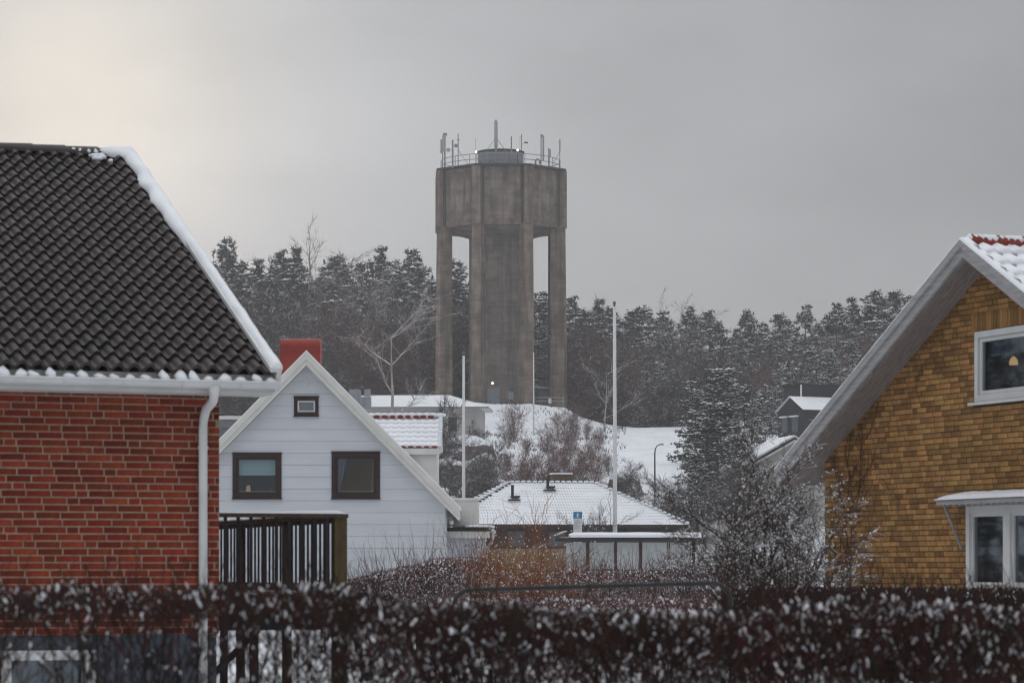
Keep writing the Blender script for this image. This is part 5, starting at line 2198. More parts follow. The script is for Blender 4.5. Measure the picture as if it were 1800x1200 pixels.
def bare_meshes(seed, H=12.0, kind='birch', mlimb=None, mtwig=None, nst=1, spread=.35, twl=.9, dens=1.0, tw=.016, fat=1.0):
    rng = random.Random(seed)
    lb, tg = MB(), MB()

    def twig(p, d, L, w):
        side = d.cross(rdir(rng))
        if side.length < .05:
            side = Vector((1, 0, 0))
        side = side.normalized() * w
        m = p + d * L * .5 + Vector((0, 0, -.04 * L)) + rdir(rng) * .05 * L
        e = p + d * L + rdir(rng) * .08 * L
        b = len(tg.v)
        tg.v += [tuple(p - side), tuple(p + side), tuple(m + side * .6), tuple(m - side * .6), tuple(e)]
        tg.f += [(b, b + 1, b + 2, b + 3), (b + 3, b + 2, b + 4)]
        tg.m += [0, 0]

    def grow(p, d, L, r, depth):
        n = 4 if depth < 2 else 3
        pts, rr = [p], [r]
        q = p
        dd = d
        for i in range(n):
            dd = (dd + rdir(rng) * (.16 if depth else .07) + Vector((0, 0, .07))).normalized()
            q = q + dd * L / n
            pts.append(q)
            rr.append(max(.006, r * (1 - .8 * (i + 1) / n)))
            if depth < 2:
                nc = rng.randint(1, 3) if i or nst > 1 or depth else 1
                for c in range(nc):
                    nd_ = (dd * (.75 if kind == 'birch' else .6) + rdir(rng) * .95)
                    if kind == 'birch':
                        nd_.z = abs(nd_.z) * .8 + .15
                    nd_.normalize()
                    grow(q, nd_, L * rng.uniform(.32, .55) * (1.1 - .35 * i / n), r * .42, depth + 1)
            if depth >= 1:
                for c in range(int(rng.randint(3, 5) * dens)):
                    twig(pts[-2].lerp(q, rng.random()), (dd + rdir(rng) * .9).normalized(), twl * rng.uniform(.4, 1.2), tw * rng.uniform(.6, 1.2))
        for c in range(int(4 * dens)):
            twig(q, (dd + rdir(rng) * .6).normalized(), twl * rng.uniform(.5, 1.2), tw)
        lb.tube(pts, rr, 6 if depth == 0 else (4 if depth == 1 else 3), cap=False)
    for s in range(nst):
        a = rng.uniform(0, 6.28)
        sp = spread * rng.uniform(.3, 1.1) if nst > 1 else .04
        d = Vector((math.cos(a) * sp, math.sin(a) * sp, 1)).normalized()
        hh = H * (rng.uniform(.55, 1) if nst > 1 else .95)
        grow(Vector((math.cos(a) * .02 * H * (nst > 1), math.sin(a) * .02 * H * (nst > 1), -.4)), d, hh, fat * (.0105 * H if nst == 1 else .0075 * H), 0 if nst == 1 else (0 if H > 3.5 else 0))
    return lb.mesh('limbs', mlimb), tg.mesh('twigs', mtwig)


PINES = [pine_meshes(100 + i, 20, st, w, .54, 1.15, .95, sh, gate=-.16, gsc=.45) for i, (st, w, sh) in enumerate(
    ((.30, 3.1, 'pine'), (.38, 3.3, 'pine'), (.25, 2.9, 'pine'), (.42, 3.0, 'pine'), (.22, 2.6, 'spruce'), (.33, 2.7, 'pine'), (.28, 3.4, 'pine')))]
NPINES = [pine_meshes(200 + i, 14, .06, w, .40, 1.9, .95, sh, gate=.02, gsc=.6) for i, (w, sh) in enumerate(((3.2, 'bush'), (3.6, 'pine'), (2.8, 'bush')))]
BIRCH = [bare_meshes(300 + i, 14, 'birch', M_BIRCH, M_BTWIG, twl=1.1, dens=1.3, tw=.014) for i in range(3)]
BIRCHS = [bare_meshes(333, 11, 'birch', M_BIRCH, M_BTWIG, twl=.8, dens=.8, tw=.016, fat=1.2)]
BIG = bare_meshes(327, 12, 'birch', M_BIRCH, M_BIRCH, twl=1.0, dens=1.0, tw=.018, fat=1.5)
SHRUB = [bare_meshes(340 + i, 6, 'shrub', M_RTWIG, M_RTWIG, 8, .42, .8, .62, .012) for i in range(3)]
DSHRUB = [bare_meshes(360 + i, 6, 'shrub', M_DTWIG, M_DTWIG, 8, .6, .8, 1.2, .014) for i in range(3)]
FRUIT = [bare_meshes(380, 5.5, 'shrub', M_DTWIG, M_DTWIG, 2, .5, .7, 1.6, .013)]


def plant(name, meshes, names, label, cat, x, y, s, rz=None, group=None, zoff=0.0, sxy=1.0):
    o = thing(name, label, cat, (x, y, gz(x, y) + zoff), RND.uniform(0, 6.28) if rz is None else rz, group)
    o.scale = (s * sxy, s * sxy, s)
    for nme, me in zip(names, meshes):
        ch = bpy.data.objects.new(nme, me)
        COL.objects.link(ch)
        ch.parent = o
        if nme in ('crown', 'snow', 'twigs'):
            ch['kind'] = 'stuff'
    return o


ORD = ['first', 'second', 'third', 'fourth', 'fifth', 'sixth', 'seventh', 'eighth', 'ninth', 'tenth', 'eleventh', 'twelfth', 'thirteenth', 'fourteenth',
       'fifteenth', 'sixteenth', 'seventeenth', 'eighteenth', 'nineteenth', 'twentieth', 'twenty-first', 'twenty-second', 'twenty-third', 'twenty-fourth']
PN = ('trunk', 'crown', 'snow')
BN = ('limbs', 'twigs')
SKY_L = [(383, 470), (398, 430), (424, 472), (450, 463), (478, 474), (497, 449), (520, 438), (580, 462), (607, 458), (640, 470), (665, 441), (692, 468), (718, 446), (745, 480), (768, 500), (803, 466)]
SKY_R = [(948, 518), (975, 530), (1008, 528), (1042, 530), (1068, 546), (1100, 552), (1130, 545), (1160, 552), (1215, 545), (1250, 552), (1287, 580), (1320, 550), (1345, 572), (1373, 556), (1415, 540),
         (1442, 572), (1470, 537), (1508, 527), (1531, 556), (1550, 517), (1577, 517), (1605, 525)]
k = 0
for side, lst in (('left', SKY_L), ('right', SKY_R)):
    n = len(lst)
    for i, (px, top) in enumerate(lst):
        Y0 = 350 + 14 * ((i * 7) % 5) / 4 + (6 if side == 'left' else 0)
        if px > 1350:
            Y0 = 318 + 9 * ((i * 3) % 4)
        x = (px - 900) * Y0 / F
        H = CZ + (1000 - top) * Y0 / F - gz(x, Y0)
        if side == 'left':
            lab = 'snow-dusted pine on the skyline, %s tree left of the tower' % ORD[n - 1 - i]
        else:
            lab = 'snow-dusted pine on the skyline, %s tree right of the tower' % ORD[i]
        v = PINES[(i * 3 + k) % len(PINES)]
        plant('pine_tree', v, PN, lab, 'pine tree', x, Y0, H / 19.6, None, 'pines on the skyline', 0, min(1.25, 20 / H * 1.05) * RND.uniform(.9, 1.2))
    k += 2


def skyline(px):
    pts = SKY_L + SKY_R
    for (a, ya), (b, yb) in zip(pts, pts[1:]):
        if a <= px <= b:
            return lerp(ya, yb, (px - a) / (b - a))
    return 470 if px < 500 else 525


def near_sky(px):
    if px < 876:
        i = min(range(len(SKY_L)), key=lambda q: abs(SKY_L[q][0] - px))
        return '%s skyline pine left of the tower' % ORD[len(SKY_L) - 1 - i]
    i = min(range(len(SKY_R)), key=lambda q: abs(SKY_R[q][0] - px))
    return '%s skyline pine right of the tower' % ORD[i]


# further rows of the wood
rw = random.Random(77)
for row, (ya, yb, step, d0, d1) in enumerate(((366, 385, 21, 12, 60), (392, 430, 17, 15, 85), (436, 470, 19, 45, 130))):
    px = 230
    while px < 1740:
        Y0 = rw.uniform(ya, yb)
        if px > 1330:
            Y0 -= 22
        top = skyline(px) + rw.uniform(d0, d1)
        x = (px - 900) * Y0 / F
        H = max(11, CZ + (1000 - top) * Y0 / F - gz(x, Y0))
        plant('pine_tree', PINES[rw.randrange(len(PINES))], PN, '%s-row pine behind the %s' % (('second', 'third', 'fourth')[row], near_sky(px)), 'pine tree', x, Y0, H / 20, None,
              'pines deep in the wood', 0, rw.uniform(.95, 1.35))
        px += step * rw.uniform(.7, 1.3)

# bare birches and thickets in the wood
i = 0
LB = 'bare birch among the pines left of the tower, %s from the tower'
for px, top, Y0, v in ((760, 560, 341, 0), (735, 590, 338, 1), (700, 520, 344, 2), (650, 455, 348, 0), (620, 540, 340, 1), (590, 470, 346, 2), (560, 440, 349, 1), (545, 434, 347, 0), (470, 520, 342, 2), (430, 500, 345, 1)):
    x = (px - 900) * Y0 / F
    H = CZ + (1000 - top) * Y0 / F - gz(x, Y0)
    plant('birch_tree', BIRCH[v], BN, LB % ORD[i], 'birch tree', x, Y0, H / 17.5, None, 'birches in the wood left of the tower')
    i += 1
i = 0
LB = 'bare birch among the pines right of the tower, %s from the tower'
for px, top, Y0, v in ((1015, 590, 338, 0), (1035, 560, 342, 1), (1085, 600, 335, 2), (1165, 545, 345, 1), (1190, 540, 347, 0), (1205, 560, 343, 2), (1300, 600, 330, 1), (1440, 600, 312, 0)):
    x = (px - 900) * Y0 / F
    H = CZ + (1000 - top) * Y0 / F - gz(x, Y0)
    plant('birch_tree', BIRCH[v], BN, LB % ORD[i], 'birch tree', x, Y0, H / 17.5, None, 'birches in the wood right of the tower')
    i += 1
rw = random.Random(5)
for (a, b, n, ya, yb, hmin, hmax, lab) in ((370, 835, 46, 336, 352, 7, 14, 'reddish-brown bare shrub'),
                                           (998, 1110, 16, 332, 350, 6, 12, 'bare brown shrub'),
                                           (1110, 1640, 26, 322, 345, 4, 9, 'low bare shrub')):
    for j in range(n):
        px = a + (b - a) * (j + rw.random()) / n
        Y0 = rw.uniform(ya, yb) - (18 if px > 1350 else 0)
        x = (px - 900) * Y0 / F
        s = rw.uniform(hmin, hmax) / 6
        plant('undergrowth_shrub', (SHRUB if rw.random() < .6 else DSHRUB)[rw.randrange(3)], BN, lab + ' under the ' + near_sky(px), 'shrub', x, Y0, s, None, lab.replace('shrub', 'shrubs'))

# single bare trees told apart
for px, top, Y0, v, lab in ((688, 540, 259, BIG, 'spreading pale bare birch in front of the long low white house'),
                            (632, 500, 338, BIG, 'tall pale bare birch rising out of the wood above the red chimney'),
                            (742, 520, 337, BIG, 'pale bare birch leaning beside the left leg of the tower'),
                            (1062, 560, 306, BIRCHS[0], 'slender white-stemmed birch beside the tower, sparse bent branches')):
    x = (px - 900) * Y0 / F
    H = CZ + (1000 - top) * Y0 / F - gz(x, Y0)
    plant('birch_tree', v, BN, lab, 'birch tree', x, Y0, H / (19.5 if v is not BIG else 14), 0.7 + px * .02, None, 0, (1.15 if Y0 < 300 else 1.0) if v is BIG else 1.3)
x, Y0 = (768 - 900) * 240 / F, 240
plant('fruit_tree', FRUIT[0], BN, 'small dark fruit tree with snowy forked limbs by the low house', 'tree', x, Y0, (CZ + (1000 - 690) * Y0 / F - gz(x, Y0)) / 5.5, 1.2)

# bushes on the tower slope
i = 0
SLOPE = [(905, 705, 287, 0), (893, 735, 275, 1), (925, 765, 255, 2), (958, 742, 266, 1), (985, 722, 283, 0), (1008, 708, 292, 2), (1030, 735, 284, 1), (1052, 752, 272, 0),
         (940, 795, 236, 2), (968, 775, 245, 0), (995, 770, 246, 1), (1022, 778, 242, 2), (1045, 785, 238, 0), (915, 800, 230, 1), (1070, 790, 232, 1), (890, 790, 234, 2), (908, 800, 203, 0), (932, 795, 206, 1), (958, 800, 204, 2), (984, 790, 205, 0), (1010, 796, 203, 1), (1036, 790, 206, 2), (1000, 745, 262, 2), (1040, 760, 255, 1)]
for px, top, Y0, v in sorted(SLOPE, key=lambda t: t[0]):
    x = (px - 900) * Y0 / F
    H = CZ + (1000 - top) * Y0 / F - gz(x, Y0)
    plant('bare_bush', SHRUB[v], BN, 'reddish bare bush on the snowy slope below the tower, %s in from the left flank' % ORD[i], 'bush', x, Y0, max(1.8, H) / 6.2, None, 'reddish bushes on the tower slope', 0, .85)
    i += 1
i = 0
for px, top, Y0, v, s in ((800, 812, 214, 0, .75), (785, 792, 226, 1, .6), (825, 822, 205, 2, .7), (855, 778, 226, 0, .95), (848, 800, 214, 1, .8), (868, 808, 208, 2, .7), (838, 745, 262, 2, .55), (1098, 812, 214, 0, .6), (1105, 845, 203, 1, .5)):
    x = (px - 900) * Y0 / F
    H = CZ + (1000 - top) * Y0 / F - gz(x, Y0)
    plant('dark_bush', DSHRUB[v], BN, 'snow-speckled dark bush around the slope foot, %s counting from the flagpole' % ORD[i], 'bush', x, Y0, max(1.6, H) / 7.0, None, 'dark bushes at the foot of the slope', 0, 1.05)
    i += 1

# nearer bushy pines, right of the snowy clearing
i = 0
NEAR = [(1165, 640, 322, 0, 1.0), (1135, 655, 326, 2, .9), (1222, 690, 246, 2, 1.2), (1258, 655, 226, 0, 1.35), (1310, 680, 236, 0, 1.0), (1236, 745, 205, 0, 1.6), (1262, 715, 202, 2, 1.5), (1300, 770, 196, 2, 1.2), (1225, 800, 192, 2, 1.0),
        (1345, 690, 250, 0, 1.0), (1370, 640, 285, 1, 1.0), (1420, 610, 290, 1, .95), (1385, 640, 288, 2, .9), (1460, 620, 285, 0, .9), (1500, 600, 290, 1, .9), (1118, 690, 324, 2, .7), (1345, 790, 215, 2, .7)]
for px, top, Y0, v, sx in sorted(NEAR):
    x = (px - 900) * Y0 / F
    H = max(3.0, CZ + (1000 - top) * Y0 / F - gz(x, Y0))
    plant('pine_tree', NPINES[v], PN, 'bushy snow-laden pine right of the white clearing, %s counting from the clearing' % ORD[i], 'pine tree', x, Y0, H / 14, None, 'bushy pines beside the clearing', 0, sx)
    i += 1
for j, (px, top, Y0) in enumerate(((1210, 860, 188), (1185, 875, 186), (1330, 820, 190), (1360, 830, 188), (1395, 800, 200), (1440, 770, 245), (1480, 760, 248))):
    x = (px - 900) * Y0 / F
    H = max(1.5, CZ + (1000 - top) * Y0 / F - gz(x, Y0))
    plant('dark_bush', DSHRUB[j % 3], BN, 'bare snowy bush under the bushy pines, %s from the clearing' % ORD[j], 'bush', x, Y0, H / 5.6, None, 'bare bushes under the near pines', 0, 1.2)
# trees away to the left that the yellow house's panes mirror
for j, (x, y, s) in enumerate(((-30, 66, .62), (-36, 72, .7), (-27, 74, .55), (-43, 78, .8))):
    plant('pine_tree', NPINES[j % 3], PN, 'pine outside the picture, mirrored in the panes of the yellow house', 'pine tree', x, y, s, None, 'mirrored pines')
for j, (x, y, s) in enumerate(((-24, 62, .55), (-33, 70, .75))):
    plant('birch_tree', BIRCH[j], BN, 'birch outside the picture, mirrored in the panes of the yellow house', 'birch tree', x, y, s, None, 'mirrored birches')


# rocks with snow
def rock(label, px, py, Y0, sx, sy, sz, seed):
    p = W(px, py, Y0)
    o = thing('rock_outcrop', label, 'rock', (p.x, Y0, gz(p.x, Y0) - .2))
    MR = mat('grey_brown_rock', (0.13, 0.105, 0.10), 0.95, (0.07, 0.055, 0.052), .9, 0.8, 3.0, spec=0.1)
    rng = random.Random(seed)
    rk, sn = MB(), MB()
    for layer, mb in ((0, rk), (1, sn)):
        vs, fs = [], []
        n, m = 22, 9
        for j in range(m):
            for i in range(n):
                a = 2 * math.pi * i / n
                t = j / (m - 1)
                r = math.cos(t * math.pi / 2) ** .6
                q = 1 + .28 * noise.noise((math.cos(a) * 1.5 + seed, math.sin(a) * 1.5, t * 1.5)) + .1 * noise.noise((math.cos(a) * 5, math.sin(a) * 5 + seed, t * 5))
                zz = math.sin(t * math.pi / 2) * sz * q
                up = layer * (.22 if t > .52 else -.35)
                vs.append((r * sx * q * math.cos(a) * (1 + .02 * layer), r * sy * q * math.sin(a) * (1 + .02 * layer), zz + up))
        for j in range(m - 1):
            for i in range(n):
                fs.append((j * n + i, j * n + (i + 1) % n, (j + 1) * n + (i + 1) % n, (j + 1) * n + i))
        fs.append(tuple((m - 1) * n + i for i in range(n)))
        mb.add(vs, fs)
    rk.build('stone', MR, o)
    sn.build('snow_cap', M_SNOW, o, smooth=True)


rock('snow-capped boulder outcrop below the low white house', 815, 775, 250, 3.2, 2.2, 1.9, 3)
rock('smaller brown rock lower on the slope beside the flagpole', 790, 800, 236, 1.6, 1.3, 1.3, 8)
rock('flat rock at the edge of the white clearing', 1098, 800, 222, 1.5, 1.3, 1.4, 6)


def stalks():
    rng = random.Random(9)
    mb = MB()
    for i in range(6500):
        Y0 = rng.uniform(196, 322)
        px = 770 + 330 * rng.random() ** 1.6
        x = (px - 900) * Y0 / F
        if noise.noise((x * .2, Y0 * .12, 2)) < rng.uniform(-.15, .35):
            continue
        z = gz(x, Y0)
        for q in range(3):
            h = rng.uniform(.15, .6)
            d = Vector((rng.uniform(-.5, .5), rng.uniform(-.5, .5), 1)).normalized() * h
            w_ = .02
            b = len(mb.v)
            mb.v += [(x - w_, Y0, z - .05), (x + w_, Y0, z - .05), (x + d.x, Y0 + d.y, z + d.z)]
            mb.f.append((b, b + 1, b + 2))
            mb.m.append(0)
    o = mb.build('dry_stalks', M_DTWIG)
    tag(o, 'dry stalks and twigs poking through the snow of the slope', 'dry grass', None, 'stuff')


stalks()


# ================================================================== hedges
def hedge(name, label, px0, px1, Y0, depth, top, seed, ntw, nsn, rt, rs, L=.2, nst=60, mt=None, ms=None, zlow=None, snow_z=.5, upright=.9, shoots=0, left_thin=None, bias=1.6, chain=False, shl=1.0):
    rng = random.Random(seed)
    x0, x1 = (px0 - 900) * Y0 / F, (px1 - 900) * Y0 / F
    root = thing(name, label, 'hedge', ((x0 + x1) / 2, Y0, gz((x0 + x1) / 2, Y0)))
    base = Vector(root.location)
    tw, tw2, st, sn = MB(), MB(), MB(), MB()
    mt, ms = mt or M_HEDGE, ms or M_HSTEM
    ztop = lambda x: CZ + (1000 - top(900 + x * F / Y0)) * Y0 / F
    zmax = max(ztop(lerp(x0, x1, i / 20)) for i in range(21))
    zl = zlow if zlow is not None else zmax - .55
    for i in range(nst):
        x = rng.uniform(x0, x1)
        y = Y0 + rng.uniform(-.35, .35) * depth
        p = Vector((x, y, base.z - .1))
        pts, rr = [p], [rt * rng.uniform(2.2, 4.5)]
        H = ztop(x) - base.z - .03
        n = 7
        dx, dy = rng.uniform(-.16, .16), rng.uniform(-.1, .1)
        for k in range(n):
            dx += rng.uniform(-.12, .12)
            p = p + Vector((dx * H / n, dy * H / n, H / n))
            pts.append(p.copy())
            rr.append(rr[0] * (1 - .75 * (k + 1) / n))
            if k >= 3:
                for q in range(2):
                    d = Vector((rng.uniform(-.9, .9), rng.uniform(-.5, .5), 1)).normalized()
                    l_ = rng.uniform(.4, 1.1) * L * 1.8
                    e = p + d * l_
                    m_ = p + d * l_ * .5 + rdir(rng) * l_ * .1
                    st.tube([p - base, m_ - base, e - base], [rr[-1] * .8, rr[-1] * .55, rt * .7], 4, cap=False)
        st.tube([q - base for q in pts], rr, 5, cap=False)
    seg = []
    for i in range(ntw):
        x = rng.uniform(x0, x1)
        zt = ztop(x)
        if left_thin:
            ppx = 900 + x * F / Y0
            if rng.random() > lerp(.34, 1.0, smooth(330, left_thin + 160, ppx)):
                continue
        z = zt - (zt - zl) * (rng.random() ** (bias if not left_thin else bias + 1.3 * (1 - smooth(330, left_thin + 60, ppx))))
        y = Y0 + rng.uniform(-.5, .5) * depth
        d = Vector((rng.gauss(0, .55), rng.gauss(0, .5), upright)).normalized()
        l_ = L * rng.uniform(.45, 1.2)
        if z + l_ * d.z > zt + .04:
            z = zt + .04 - l_ * d.z
        p = Vector((x, y, z))
        e = p + d * l_
        m_ = p + d * l_ * .55 + rdir(rng) * l_ * .09
        seg.append((p, d, l_))
        (tw if rng.random() < .68 else tw2).tube([p - base, m_ - base, e - base], [rt * rng.uniform(.7, 1.2), rt * .8, rt * .4], 3, cap=False)
    if chain:
        for i in range(nsn):
            p, d, l_ = seg[rng.randrange(len(seg))]
            hgt = (p.z - zl) / max(.01, ztop(p.x) - zl)
            if rng.random() > .35 + .75 * hgt:
                continue
            s = rs * rng.uniform(.35, 1.1) * (1.5 if rng.random() < .1 else 1)
            T = d.to_track_quat('Z', 'Y').to_matrix().to_4x4()
            f = rng.random()
            for q in range(rng.randint(1, 4)):
                c = p + d * l_ * f + Vector((0, 0, s * .45)) + rdir(rng) * s * .35 - base
                s2 = s * rng.uniform(.5, 1.1)
                sn.lump(c, s2 * .75, s2 * .75, s2 * rng.uniform(.9, 1.9), rng=rng, jit=.3, T=T)
                f = min(1.05, f + s * 1.3 / l_)
        nsn = 0
    for i in range(nsn):
        x = rng.uniform(x0, x1)
        zt = ztop(x)
        z = zt + .01 - (zt - zl) * (rng.random() ** (1.0 / snow_z if snow_z < 1 else 1))
        y = Y0 + rng.uniform(-.5, .35) * depth
        if left_thin and z < zt - .12 and rng.random() > lerp(.45, 1.0, smooth(330, left_thin + 160, 900 + x * F / Y0)):
            continue
        s = rs * rng.uniform(.3, 1.15) * (1.55 if rng.random() < .12 else 1)
        T = Matrix.Rotation(rng.uniform(-1.0, 1.0), 4, 'Y') @ Matrix.Rotation(rng.uniform(-.8, .8), 4, 'X')
        el = rng.uniform(1.0, 2.3)
        sn.lump((x - base.x, y - base.y, z - base.z), s * .8, s * .8, s * el * .8, rng=rng, jit=.32, T=T)
        if chain:
            dv = T @ Vector((0, 0, 1))
            cpos = Vector((x - base.x, y - base.y, z - base.z))
            for q in range(rng.randrange(3)):
                cpos = cpos + dv * s * rng.uniform(.9, 1.9) + rdir(rng) * s * .5
                s2 = s * rng.uniform(.35, .9)
                sn.lump(cpos, s2 * .75, s2 * .75, s2 * el * .8, rng=rng, jit=.32, T=T)
    for i in range(shoots):
        x = rng.uniform(x0, x1)
        zt = ztop(x)
        p = Vector((x, Y0 + rng.uniform(-.4, .4) * depth, zt - .25 * shl))
        d = Vector((rng.gauss(-.12, .22), rng.gauss(0, .2), 1)).normalized()
        l_ = shl * rng.uniform(.35, 1.0) * rng.choice((.7, 1, 1.25))
        e = p + d * l_
        tw.tube([p - base, p + d * l_ * .5 + rdir(rng) * .03 - base, e - base], [rt * .9, rt * .7, rt * .3], 3, cap=False)
    st.build('stems', ms, root, kind='stuff')
    tw.build('twigs', mt, root, kind='stuff')
    tw2.build('twigs', M_OLIVE if mt is M_HEDGE else mt, root, kind='stuff')
    sn.build('snow_clumps', M_SNOW, root, kind='stuff', smooth=True)
    return root


def top_near(px):
    return 1046 + 33 * smooth(560, 780, px) * (1 - .4 * smooth(1320, 1500, px)) + 12 * smooth(900, 1050, px) * (1 - smooth(1300, 1420, px)) - 0 * smooth(1250, 1500, px) + 14 * smooth(1350, 1800, px) + 16 * noise.noise((px * .012, 0, 0)) + 9 * noise.noise((px * .05, 3, 0))


hedge('near_hedge', 'dark clipped hedge spotted with snow clumps across the bottom foreground', -60, 1860, 13.0, 1.0, top_near, 31, 12500, 4300, .0034, .0078, .18, 165, zlow=1.0, left_thin=640, bias=1.5, snow_z=.5, chain=True, shoots=260, shl=.33)
hedge('right_hedge', 'dark red hedge before the yellow brick house, finely flecked with snow', 1270, 1880, 24.5, 1.2, lambda px: 1040 + 9 * noise.noise((px * .03, 1, 1)), 33, 11000, 1300, .0042, .0095, .2, 50, chain=True, shoots=200, shl=.4, zlow=.7, snow_z=.6, bias=1.2)
hedge('middle_hedge', 'snowy hedge with long thin upright shoots below the pale boarded house', 560, 1010, 56.0, 1.6,
      lambda px: 1022 - 22 * smooth(600, 720, px) - 18 * smooth(690, 800, px) + 30 * smooth(830, 910, px) + 4 * noise.noise((px * .05, 5, 0)), 35, 9000, 10000, .0048, .0135, .3, 60, mt=M_RTWIG, ms=M_DTWIG, zlow=.9, shoots=420, snow_z=.9, bias=1.0)
hedge('far_hedge', 'frosted grey-brown twiggy hedge in front of the bus shelter', 985, 1330, 84.0, 2.2,
      lambda px: 1003 + 8 * noise.noise((px * .03, 6, 0)) - 10 * smooth(1100, 1250, px), 37, 7000, 8000, .0060, .018, .42, 60, mt=M_RTWIG, ms=M_DTWIG, zlow=.4, shoots=420, snow_z=.9, bias=1.0)
hedge('low_hedge', 'low snowy shrubs behind the bent pipe rail', 760, 1330, 30.0, 1.5,
      lambda px: 1052 + 8 * noise.noise((px * .03, 8, 0)), 39, 4500, 3600, .0040, .0100, .22, 40, mt=M_RTWIG, ms=M_DTWIG, zlow=.6, snow_z=.8, bias=1.0, shoots=120, shl=.5)


def spray_shrub(name, label, px, Y0, top, halfw, seed, nstem, depthn, mt, mtw, rs, nsnow, r0=.012, lean=0.0, upward=.25, twl=.3, ntw=5, cat='shrub'):
    rng = random.Random(seed)
    x = (px - 900) * Y0 / F
    root = thing(name, label, cat, (x, Y0, gz(x, Y0)))
    H = CZ + (1000 - top) * Y0 / F - root.location.z
    st, tw, sn = MB(), MB(), MB()
    tips = []

    def grow(p, d, L, r, dep):
        n = 5
        pts, rr = [p], [r]
        dd = d
        q = p
        for i in range(n):
            dd = (dd + rdir(rng) * .16 + Vector((0, 0, upward * .12))).normalized()
            q = q + dd * L / n
            pts.append(q)
            rr.append(max(.0022, r * (1 - .7 * (i + 1) / n)))
            if dep < depthn and i > 0:
                for c in range(rng.randint(1, 2)):
                    grow(q, (dd + rdir(rng) * .85).normalized(), L * rng.uniform(.3, .55), r * .5, dep + 1)
            if dep >= depthn - 1:
                for c in range(rng.randint(2, ntw)):
                    pp = pts[-2].lerp(q, rng.random())
                    dv = (dd + rdir(rng) * .8).normalized()
                    e = pp + dv * twl * rng.uniform(.3, 1.0)
                    tw.tube([pp, pp.lerp(e, .5) + rdir(rng) * .02, e], [.0035, .003, .0018], 3, cap=False)
                    tips.append((pp.lerp(e, rng.random()), dv))
        st.tube(pts, rr, 5 if dep < 2 else 3, cap=False)
        tips.append((q, dd))
    hw = halfw * Y0 / F
    for i in range(nstem):
        a = rng.uniform(-1, 1)
        tgt = Vector((lean + a * hw * 1.05, rng.uniform(-.6, .6) * hw, H * rng.uniform(.72, 1.0) * (1 - .28 * abs(a))))
        p = Vector((rng.uniform(-.12, .12) * hw, rng.uniform(-.2, .2), -.1))
        v = tgt - p
        grow(p, (v.normalized() + Vector((0, 0, .15))).normalized(), v.length * .92, r0 * rng.uniform(.7, 1.3), 0)
    rng.shuffle(tips)
    for p, d in tips[:nsnow]:
        s = rs * rng.uniform(.5, 1.2)
        T = d.to_track_quat('Z', 'Y').to_matrix().to_4x4()
        sn.lump((p.x, p.y, p.z + s * .5), s * .8, s * .8, s * rng.uniform(.9, 1.9), rng=rng, T=T)
    st.build('stems', mt, root, kind='stuff')
    tw.build('twigs', mtw, root, kind='stuff')
    if sn.v:
        sn.build('snow_clumps', M_SNOW, root, kind='stuff', smooth=True)
    return root


spray_shrub('large_shrub', 'large spreading shrub with snow-tipped twigs before the yellow house corner', 1358, 31.0, 880, 128, 51, 12, 2, M_HSTEM, M_STWIG, .0085, 5600, .015, -.14, .3, .20, 5)
spray_shrub('willow_shrub', 'orange-twigged shrub in the middle hedge line', 920, 50.0, 935, 70, 53, 11, 1, M_OTWIG, M_OTWIG, .012, 260, .005, 0, 2.2, .45, 2)
spray_shrub('willow_shrub', 'second, lower orange-brown shrub just behind the pipe rail', 950, 46.0, 985, 90, 54, 11, 1, M_OTWIG, M_OTWIG, .012, 420, .005, 0, 1.6, .4, 3)
spray_shrub('willow_shrub', 'third orange-brown shrub, nearest the lean-to downpipe', 865, 52.0, 965, 55, 58, 9, 1, M_OTWIG, M_OTWIG, .012, 200, .005, 0, 1.8, .4, 3)
spray_shrub('willow_shrub', 'fourth orange-brown shrub, before the end of the bus shelter', 1010, 48.0, 985, 60, 59, 9, 1, M_RTWIG, M_RTWIG, .012, 260, .005, 0, 1.6, .4, 3)
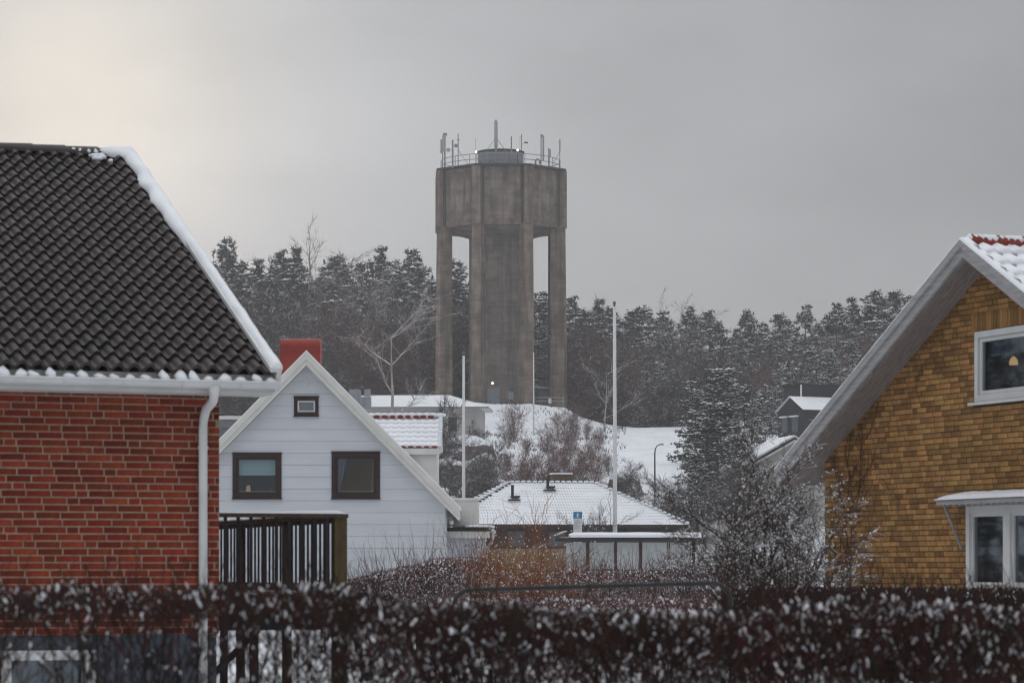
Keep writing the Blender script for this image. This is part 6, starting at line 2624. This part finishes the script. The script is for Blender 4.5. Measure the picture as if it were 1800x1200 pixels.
spray_shrub('dark_shrub', 'black bare shrub in front of the bungalow eave', 1048, 140.0, 890, 24, 55, 5, 2, M_DTWIG, M_DTWIG, .03, 100, .025, 0, .6, .4, 3)
spray_shrub('thorny_shrub', 'snow-frosted shrub in front of the bus shelter end', 1262, 70.0, 955, 50, 56, 6, 2, M_DTWIG, M_DTWIG, .018, 1000, .012, 0, .4, .4, 4)
spray_shrub('brown_shrub', 'brown bare shrub at the right end of the pipe rail', 1310, 34.0, 1000, 60, 57, 14, 1, M_HEDGE, M_HEDGE, .018, 350, .010, 0, .8, .3, 5)


# ================================================================== falling snow and hazy air
def flakes():
    rng = random.Random(3)
    mb = MB()
    for i in range(11000):
        Y0 = rng.uniform(28, 190)
        p = Vector((rng.uniform(-38, 38), Y0, rng.uniform(.3, 36)))
        if p.z < .2:
            continue
        r = rng.uniform(.002, .0055) * (1 + Y0 / 240)
        b = len(mb.v)
        mb.v += [(p.x - r, p.y, p.z), (p.x, p.y - r, p.z), (p.x + r, p.y, p.z), (p.x, p.y + r, p.z), (p.x, p.y, p.z + r * 1.5), (p.x, p.y, p.z - r * 1.5)]
        mb.f += [(b, b + 1, b + 4), (b + 1, b + 2, b + 4), (b + 2, b + 3, b + 4), (b + 3, b, b + 4), (b + 1, b, b + 5), (b + 2, b + 1, b + 5), (b + 3, b + 2, b + 5), (b, b + 3, b + 5)]
        mb.m += [0] * 8
    o = mb.build('falling_snow', M_SNOW)
    tag(o, 'sparse snowflakes drifting through the air', 'snowfall', None, 'stuff')


flakes()


def haze():
    m = bpy.data.materials.new('snowy_air')
    m.use_nodes = True
    t = m.node_tree
    t.nodes.clear()
    out = N(t, 'ShaderNodeOutputMaterial')
    v = N(t, 'ShaderNodeVolumePrincipled')
    v.inputs['Color'].default_value = (0.86, 0.875, 0.90, 1)
    v.inputs['Density'].default_value = 0.00064
    v.inputs['Anisotropy'].default_value = 0.3
    t.links.new(v.outputs[0], out.inputs['Volume'])
    o = MB().box(-440, 440, -75, 640, -1.6, 62).build('haze', m)
    tag(o, 'thin snowy haze hanging in the air over the whole scene', 'haze', None, 'stuff')


haze()
